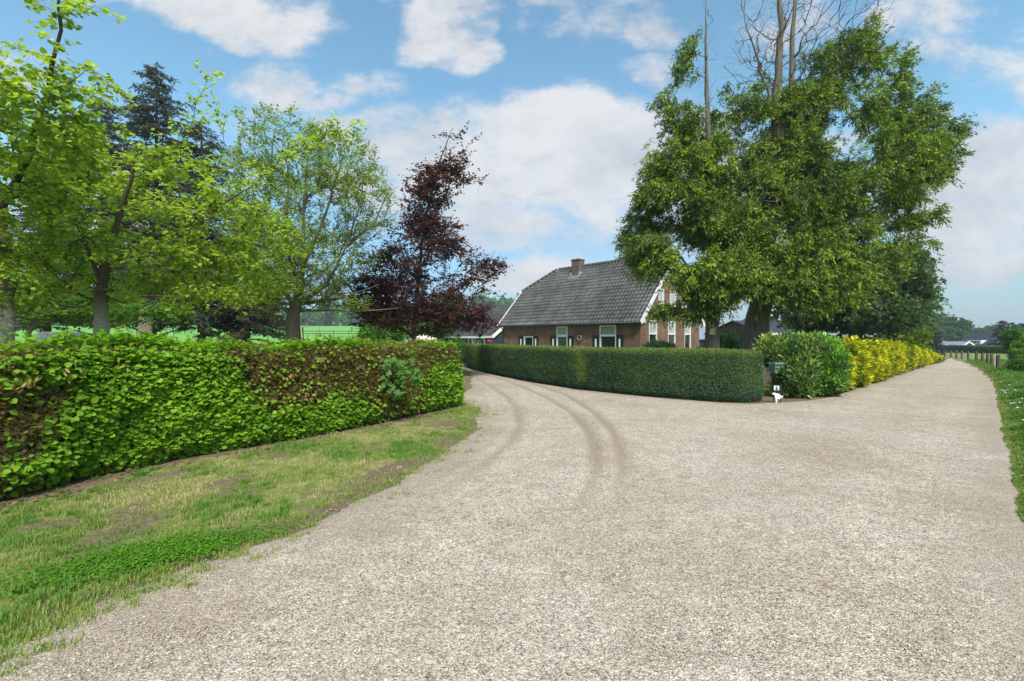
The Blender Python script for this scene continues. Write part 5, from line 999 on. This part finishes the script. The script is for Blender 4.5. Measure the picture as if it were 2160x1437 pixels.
# hanging wicker nest
q = at(674, 711, 15.5); hn = thing('wicker_nest', 'small brown wicker nest hanging on a string from the open crowned tree', 'nest', q); b_ = MB(); zz = np.linspace(0, .17, 8)
b_.tube([(0,0,z) for z in zz], [.03,.055,.066,.068,.062,.05,.032,.012], 10); b_.build('basket', MT['wicker'], hn, True); s_ = MB(); s_.tube([(0,0,.16),(0,0,.95)], .005, 4); s_.build('string', MT['wire'], hn)
# parasol by barn
q = base_of(893, 44); pz = at(893,706,44)[2]-q[2]; ps = thing('garden_parasol', 'beige garden parasol seen over the hedge left of the barn', 'parasol', q); b_ = MB(); n = 8; rr = 1.5
V = [(0,0,pz)]+[(rr*math.cos(2*np.pi*k/n), rr*math.sin(2*np.pi*k/n), pz-.42) for k in range(n)]+[(rr*math.cos(2*np.pi*k/n), rr*math.sin(2*np.pi*k/n), pz-.56) for k in range(n)]
b_.add(V, [(0,1+k,1+(k+1)%n) for k in range(n)]+[(1+k,1+n+k,1+n+(k+1)%n,1+(k+1)%n) for k in range(n)]); b_.build('canopy', MT['beige'], ps); b_ = MB(); b_.tube([(0,0,0),(0,0,pz-.02)], .03, 8); b_.build('pole', MT['wood'], ps)
# grey covered trailer behind the left hedge
q = base_of(133, 21); tz_ = at(133,700,21)[2]-q[2]; tt_ = thing('covered_trailer', 'low grey tarpaulin covered trailer behind the hedge at the left', 'trailer', q, R(12)); b_ = MB()
b_.prism([(-1.0,.35),(-.95,tz_-.25),(-.4,tz_),(.55,tz_-.05),(1.0,tz_-.45),(1.0,.35)], -.6, .6); b_.build('tarpaulin', MT['tarp'], tt_)
for sy in (-.62,.62): b_ = MB(); b_.tube([(.1,sy-.07,.3),(.1,sy+.07,.3)], .3, 14); b_.build('wheel', MT['black'], tt_)
# brown post with nest box among the spruces
q = base_of(306, 21.5); z_ = at(306,690,21.5)[2]-q[2]+.5; o = thing('broad_stump', 'broad brown trunk stump standing among the spruces', 'tree stump', q); b_ = MB(); b_.tube([(0,0,-.1),(0,0,.6),(.02,0,z_)], [.33,.28,.27], 12); b_.build('trunk', MT['bark'], o, True)
# ------------------------------------------------------------------ house number sign, letter box
q = P(1637, 849); sg = thing('number_sign', 'small dark board with white number six plate and white dog cut-out below', 'sign', q); px_ = q[1]/F; 
b_ = MB(); b_.box(-.085,.085,-.012,.012,14*px_,37*px_); b_.build('board', MT['metal'], sg)
b_ = MB(); b_.box(.105,.125,-.012,.012,-.1,39*px_); b_.box(-.075,-.055,-.012,.012,-.1,14*px_); b_.build('post', MT['zinc'], sg)
b_ = MB(); b_.box(-.062,.068,-.020,-.0125,26*px_,35*px_); pl = b_.build('plate', MT['white'], sg)
tcv = bpy.data.curves.new('digit', 'FONT'); tcv.body = '6'; tcv.size = .13; tcv.extrude = .002; tcv.align_x = 'CENTER'; tcv.offset = .004
tmp = bpy.data.objects.new('tmp', tcv); C.objects.link(tmp); bpy.context.view_layer.update(); me = bpy.data.meshes.new_from_object(tmp.evaluated_get(bpy.context.evaluated_depsgraph_get())); bpy.data.objects.remove(tmp)
for v in me.vertices: x, y, z = v.co; v.co = (x+.003, -.0225-z, y+30.5*px_-.046)
me.materials.clear(); link('digit', me, MT['black'], pl)
dog = [(-.13,.215),(-.115,.235),(-.09,.235),(-.07,.25),(-.045,.24),(-.03,.225),(.03,.225),(.075,.20),(.095,.165),(.115,.15),(.15,.185),(.155,.165),(.12,.125),(.085,.105),(.06,.07),(.05,.085),(.03,.085),(.04,.105),(.01,.09),(.0,.06),(.005,-.01),(-.035,-.01),(-.03,.06),(-.045,.12),(-.065,.18),(-.085,.205),(-.11,.205)]
b_ = MB(); b_.prism([(x*1.0, z+.005) for x, z in dog], -.045, -.033)
dg = b_.build('dog_cutout', MT['white'], sg)
q = P(1643, 838)+A([.02,.55,0]); q = A([(1643-CX)/F*12.50, 12.50, 0.]); lb = thing('letter_box', 'green plastic letter box half hidden between the clipped hedge and the laurel', 'letter box', q); zt = at(1643,764,12.50)[2]
b_ = MB(); b_.box(-.17,.17,-.12,.2,zt-.3,zt-.04); b_.build('body', MT['greenplastic'], lb); b_ = MB(); b_.prism([(-.2,zt-.06),(.2,zt-.06),(.18,zt),(-.18,zt)], -.15, .23); b_.build('lid', MT['greenplastic'], lb)
b_ = MB(); b_.box(-.04,.04,0,.06,-.1,zt-.34); b_.build('post', MT['metal'], lb)
# ------------------------------------------------------------------ grass, weeds, pebbles, flowers
def grass_blades(X, Y, hgt, pal, wide=.006, seed=0, tcol=None):
    n = len(X); Z = gz(X, Y); p = np.stack([X, Y, Z-.005], 1); a = rng.uniform(0, 2*np.pi, n); ln = rng.uniform(.1, .75, n); d = np.stack([np.cos(a), np.sin(a), 0*a], 1); s = np.stack([-np.sin(a), np.cos(a), 0*a], 1)
    up = A([0,0,1.]); w = wide*rng.uniform(.6, 1.4, n)[:, None]; h = hgt[:, None]; m = p+up*h*.55+d*h*.25*ln[:, None]; t = p+up*h*(1-.3*ln[:, None])+d*h*.85*ln[:, None]
    V = np.stack([p-s*w, p+s*w, m+s*w*.7, m-s*w*.7, t+s*w*.1, t-s*w*.1], 1).reshape(-1, 3); o = np.arange(n)[:, None]*6; Q = np.stack([np.concatenate([o, o+1, o+2, o+3], 1), np.concatenate([o+3, o+2, o+4, o+5], 1)], 1).reshape(-1, 4)
    tt = tcol if tcol is not None else np.clip(.55*fbm(p, 1.8, 3, seed+4)+.2+rng.normal(0,.2,n), 0, 1); c = np.repeat(palette(pal, tt), 2, 0); return V, Q, c
def lay_grass():
    nb = NB(); m = 21000; cx = rng.uniform(-9, .2, m); cy = rng.uniform(.6, 12.6, m)
    poly = [tuple(p[:2]) for p in HEDGE_L]+[(-.9,11.6),(-.3,11),(-.2,9),(-.5,6),(-1.2,4.3),(-2.5,2.2),(-4.6,-.8)]
    g, dh, sd = grass_mask(cx, cy); k = inside(cx, cy, poly) & (rng.random(m) < g*1.1+.10) & (sd < .12); cx, cy, g = cx[k], cy[k], g[k]; m = len(cx)
    B = 30; X = np.repeat(cx, B)+rng.normal(0, .028, m*B); Y = np.repeat(cy, B)+rng.normal(0, .028, m*B); G = np.repeat(g, B); c3 = np.stack([cx, cy, cx*0], 1)
    vig = rng.random(m)**2; n1 = fbm(c3, .75, 3, 90); n2 = fbm(c3, 2.6, 3, 33); n3 = fbm(c3*A([1,.6,1]), 1.6, 3, 55)
    straw = smooth(.52, .62, n3+.12*(rng.random(m)-.5)); lush = smooth(.45, .6, n1); px = CX+F*cx/np.maximum(cy, .5)
    lush = np.maximum(lush, np.exp(-((px-330)/130)**2-((cy-3.45)/.4)**2)); tt = np.clip(.30+.42*lush+.9*(n2-.5)+.22*(vig-.3)-.55*straw+rng.normal(0,.10,m), 0, 1)
    h = np.repeat((.018+.05*vig+.018*lush)*(.6+.4*g)*(1-.35*straw), B)*rng.uniform(.5, 1.35, m*B)
    V, Q, c = grass_blades(X, Y, h, ((.52,.43,.24),(.38,.36,.15),(.23,.30,.07),(.155,.28,.045),(.09,.22,.03)), .0028, tcol=np.clip(np.repeat(tt, B)+rng.normal(0,.1,m*B), 0, 1)); nb.add(V, Q, c)
    # loose tufts creeping over the gravel edge
    poly2 = A(GRAVEL)[1:14]; m = 420; i = rng.integers(0, len(poly2)-1, m); f = rng.random((m, 1)); c0 = poly2[i]*(1-f)+poly2[i+1]*f+rng.normal(0, .17, (m, 2)); X = np.repeat(c0[:, 0], 26)+rng.normal(0, .03, m*26); Y = np.repeat(c0[:, 1], 26)+rng.normal(0, .03, m*26)
    V, Q, c = grass_blades(X, Y, rng.uniform(.02, .06, len(X)), ((.36,.36,.12),(.22,.31,.05),(.14,.28,.03)), .003); V[:, 2] += .008; nb.add(V, Q, c)
    # right verge: taller
    n = 420000; t = rng.random(n); Y = 3.2*(40/3.2)**t; X = Y*rng.uniform(1.0, 1.45, n)+rng.uniform(-.2,.2,n); sd = gravel_sd(X, Y); k = (sd < .02) & (sd > -3.2) & (X > 2.5); X, Y, sd = X[k], Y[k], sd[k]
    p = np.stack([X, Y, X*0], 1); cl = smooth(.35, .65, fbm(p, 3, 3, 5)); h = (.03+.24*smooth(.02, -.5, sd)*cl)*rng.uniform(.5, 1.4, len(X)); V, Q, c = grass_blades(X, Y, h, ((.34,.33,.13),(.20,.28,.06),(.13,.25,.035),(.08,.19,.025)), .004+.0004*Y.mean(), tcol=np.clip(.2+.55*fbm(p, 1.4, 4, 8)+.3*cl-.3*smooth(-.35, 0, sd)+rng.normal(0,.16,len(X)), 0, 1)); nb.add(V, Q, c)
    o = nb.build('grass', MT['grass']); tag(o, 'short green and straw coloured grass on the verges beside the gravel', 'grass', kind='stuff')
    # clover patch: small round leaves
    n = 9000; X = rng.normal(-2.62, .35, n); Y = 3.35+(X+2.62)*.45+rng.normal(0, .16, n); sd = gravel_sd(X, Y); k = sd < -.03; X, Y = X[k], Y[k]; n = len(X); p = np.stack([X, Y, rng.uniform(.02, .05, n)], 1)
    V, Q, c = leaves(p, norm(randu(n)*A([1,1,.2])), norm(A([0,0,1.])+randu(n)*.4), .02, 'quad', palette(((.08,.20,.015),(.13,.31,.02)), rng.random(n))); o = mesh_np('clover', V, Q, MT['grass'], None, col=c); tag(o, 'bright green clover patch at the edge of the gravel in the left foreground', 'clover', kind='stuff')
lay_grass()
def lay_pebbles():
    n = 60000; r = 1.9*(9/1.9)**rng.random(n); u_ = rng.uniform(-1.2, 1.25, n); Y = r; X = u_*r; sd = gravel_sd(X, Y); k = sd > -.12*rng.random(n); X, Y = X[k], Y[k]; n = len(X)
    base = np.stack([X, Y, gz(X, Y)+.012+.0], 1); T = A([(1,0,0),(0,1,0),(-1,0,0),(0,-1,0),(0,0,1),(0,0,-1)]); T = np.concatenate([T, A([(.6,.6,.45),(-.6,.6,.45),(-.6,-.6,.45),(.6,-.6,.45)])])
    s = rng.uniform(.0022, .0052, n)*(1+(rng.random(n) < .02)*1.2)
    a = rng.uniform(0, 2*np.pi, n); ca, sa = np.cos(a), np.sin(a); sc = np.stack([s*rng.uniform(.9,1.5,n), s*rng.uniform(.7,1.1,n), s*rng.uniform(.5,.8,n)], 1); L = T[None]*sc[:, None]*rng.uniform(.85, 1.15, (n, 10, 1))
    V = np.stack([L[..., 0]*ca[:, None]-L[..., 1]*sa[:, None], L[..., 0]*sa[:, None]+L[..., 1]*ca[:, None], L[..., 2]], -1)+base[:, None]; o = np.arange(n)[:, None, None]*10
    f = A([(0,6,4,9),(1,7,4,6),(2,8,4,7),(3,9,4,8),(0,1,6,6),(1,2,7,7),(2,3,8,8),(3,0,9,9)]); f = A([(0,6,4,9),(1,7,4,6),(2,8,4,7),(3,9,4,8),(0,5,1,6),(1,5,2,7),(2,5,3,8),(3,5,0,9)]); Q = (f[None]+o).reshape(-1, 4)
    col = palette(((.15,.14,.13),(.3,.26,.22),(.42,.36,.30),(.5,.45,.38),(.45,.34,.26),(.68,.64,.58)), rng.random(n)); o = mesh_np('loose_pebbles', V.reshape(-1, 3), Q, MT['stone'], None, col=np.repeat(col, 8, 0), smoothf=True); tag(o, 'loose beige and grey pebbles scattered over the gravel in the foreground', 'pebbles', kind='stuff')
MT['stone'] = mat('pebble', (1,1,1), .8, attr='Col')
lay_pebbles()
def litter():
    n = 260; i = rng.integers(0, len(HEDGE_L)-1, n); f = rng.random((n, 1)); H_ = A([p[:2] for p in HEDGE_L]); c0 = H_[i]*(1-f)+H_[i+1]*f+A([.25,-.2])+rng.normal(0, .16, (n, 2)); p = np.stack([c0[:, 0], c0[:, 1], gz(c0[:, 0], c0[:, 1])+.02], 1)
    V, Q, c = leaves(p, norm(randu(n)*A([1,1,.2])), norm(A([0,0,1.])+randu(n)*.5), .055, 'round', palette(((.16,.09,.05),(.36,.24,.14)), rng.random(n))); o = mesh_np('fallen_leaves', V, Q, MT['leaf'], None, col=c); tag(o, 'scattered dry brown leaves on the bare soil at the foot of the beech hedge', 'fallen leaves', kind='stuff')
litter()
def flowers():
    n = 46; sp = []
    for (px, py) in ((2104,790),(2128,822),(2124,830),(2118,835),(2146,832),(2140,838),(2113,838),(2150,868),(2135,800),(2155,850),(2145,880),(2138,862),(2110,815),(2120,845),(2132,870),(2158,905)):
        sp.append(P(px, py+9))
    for k, p in enumerate(sp):
        o = thing('white_flower', 'small white flower head on a thin stem in the grass of the right verge', 'flower', p, group='white flowers in the right verge'); h = .20+.1*rng.random(); b_ = MB(); b_.tube([(0,0,0),(.01,0,h)], .003, 4); b_.build('stem', MT['twig_green'], o); b_ = MB()
        b_.tube([(.01,0,h-.01),(.01,0,h+.005),(.01,0,h+.012)], [.006,.026,.004], 8); b_.build('flower_head', MT['whitepetal'], o)
flowers()

hz_m = bpy.data.materials.new('haze'); hz_m.use_nodes = True; nt = hz_m.node_tree; nt.nodes.clear(); o_ = nt.nodes.new('ShaderNodeOutputMaterial'); pv = nt.nodes.new('ShaderNodeVolumePrincipled')
pv.inputs['Density'].default_value = .00055; pv.inputs['Color'].default_value = (.80,.90,1,1); pv.inputs['Anisotropy'].default_value = .2; nt.links.new(pv.outputs[0], o_.inputs['Volume'])
hb_ = MB(); hb_.box(-2000, 2000, -80, 2700, -3, 60); hz_o = hb_.build('haze', hz_m); tag(hz_o, 'thin pale haze in the air over the fields', 'haze', kind='stuff')
S.cycles.volume_bounces = 0
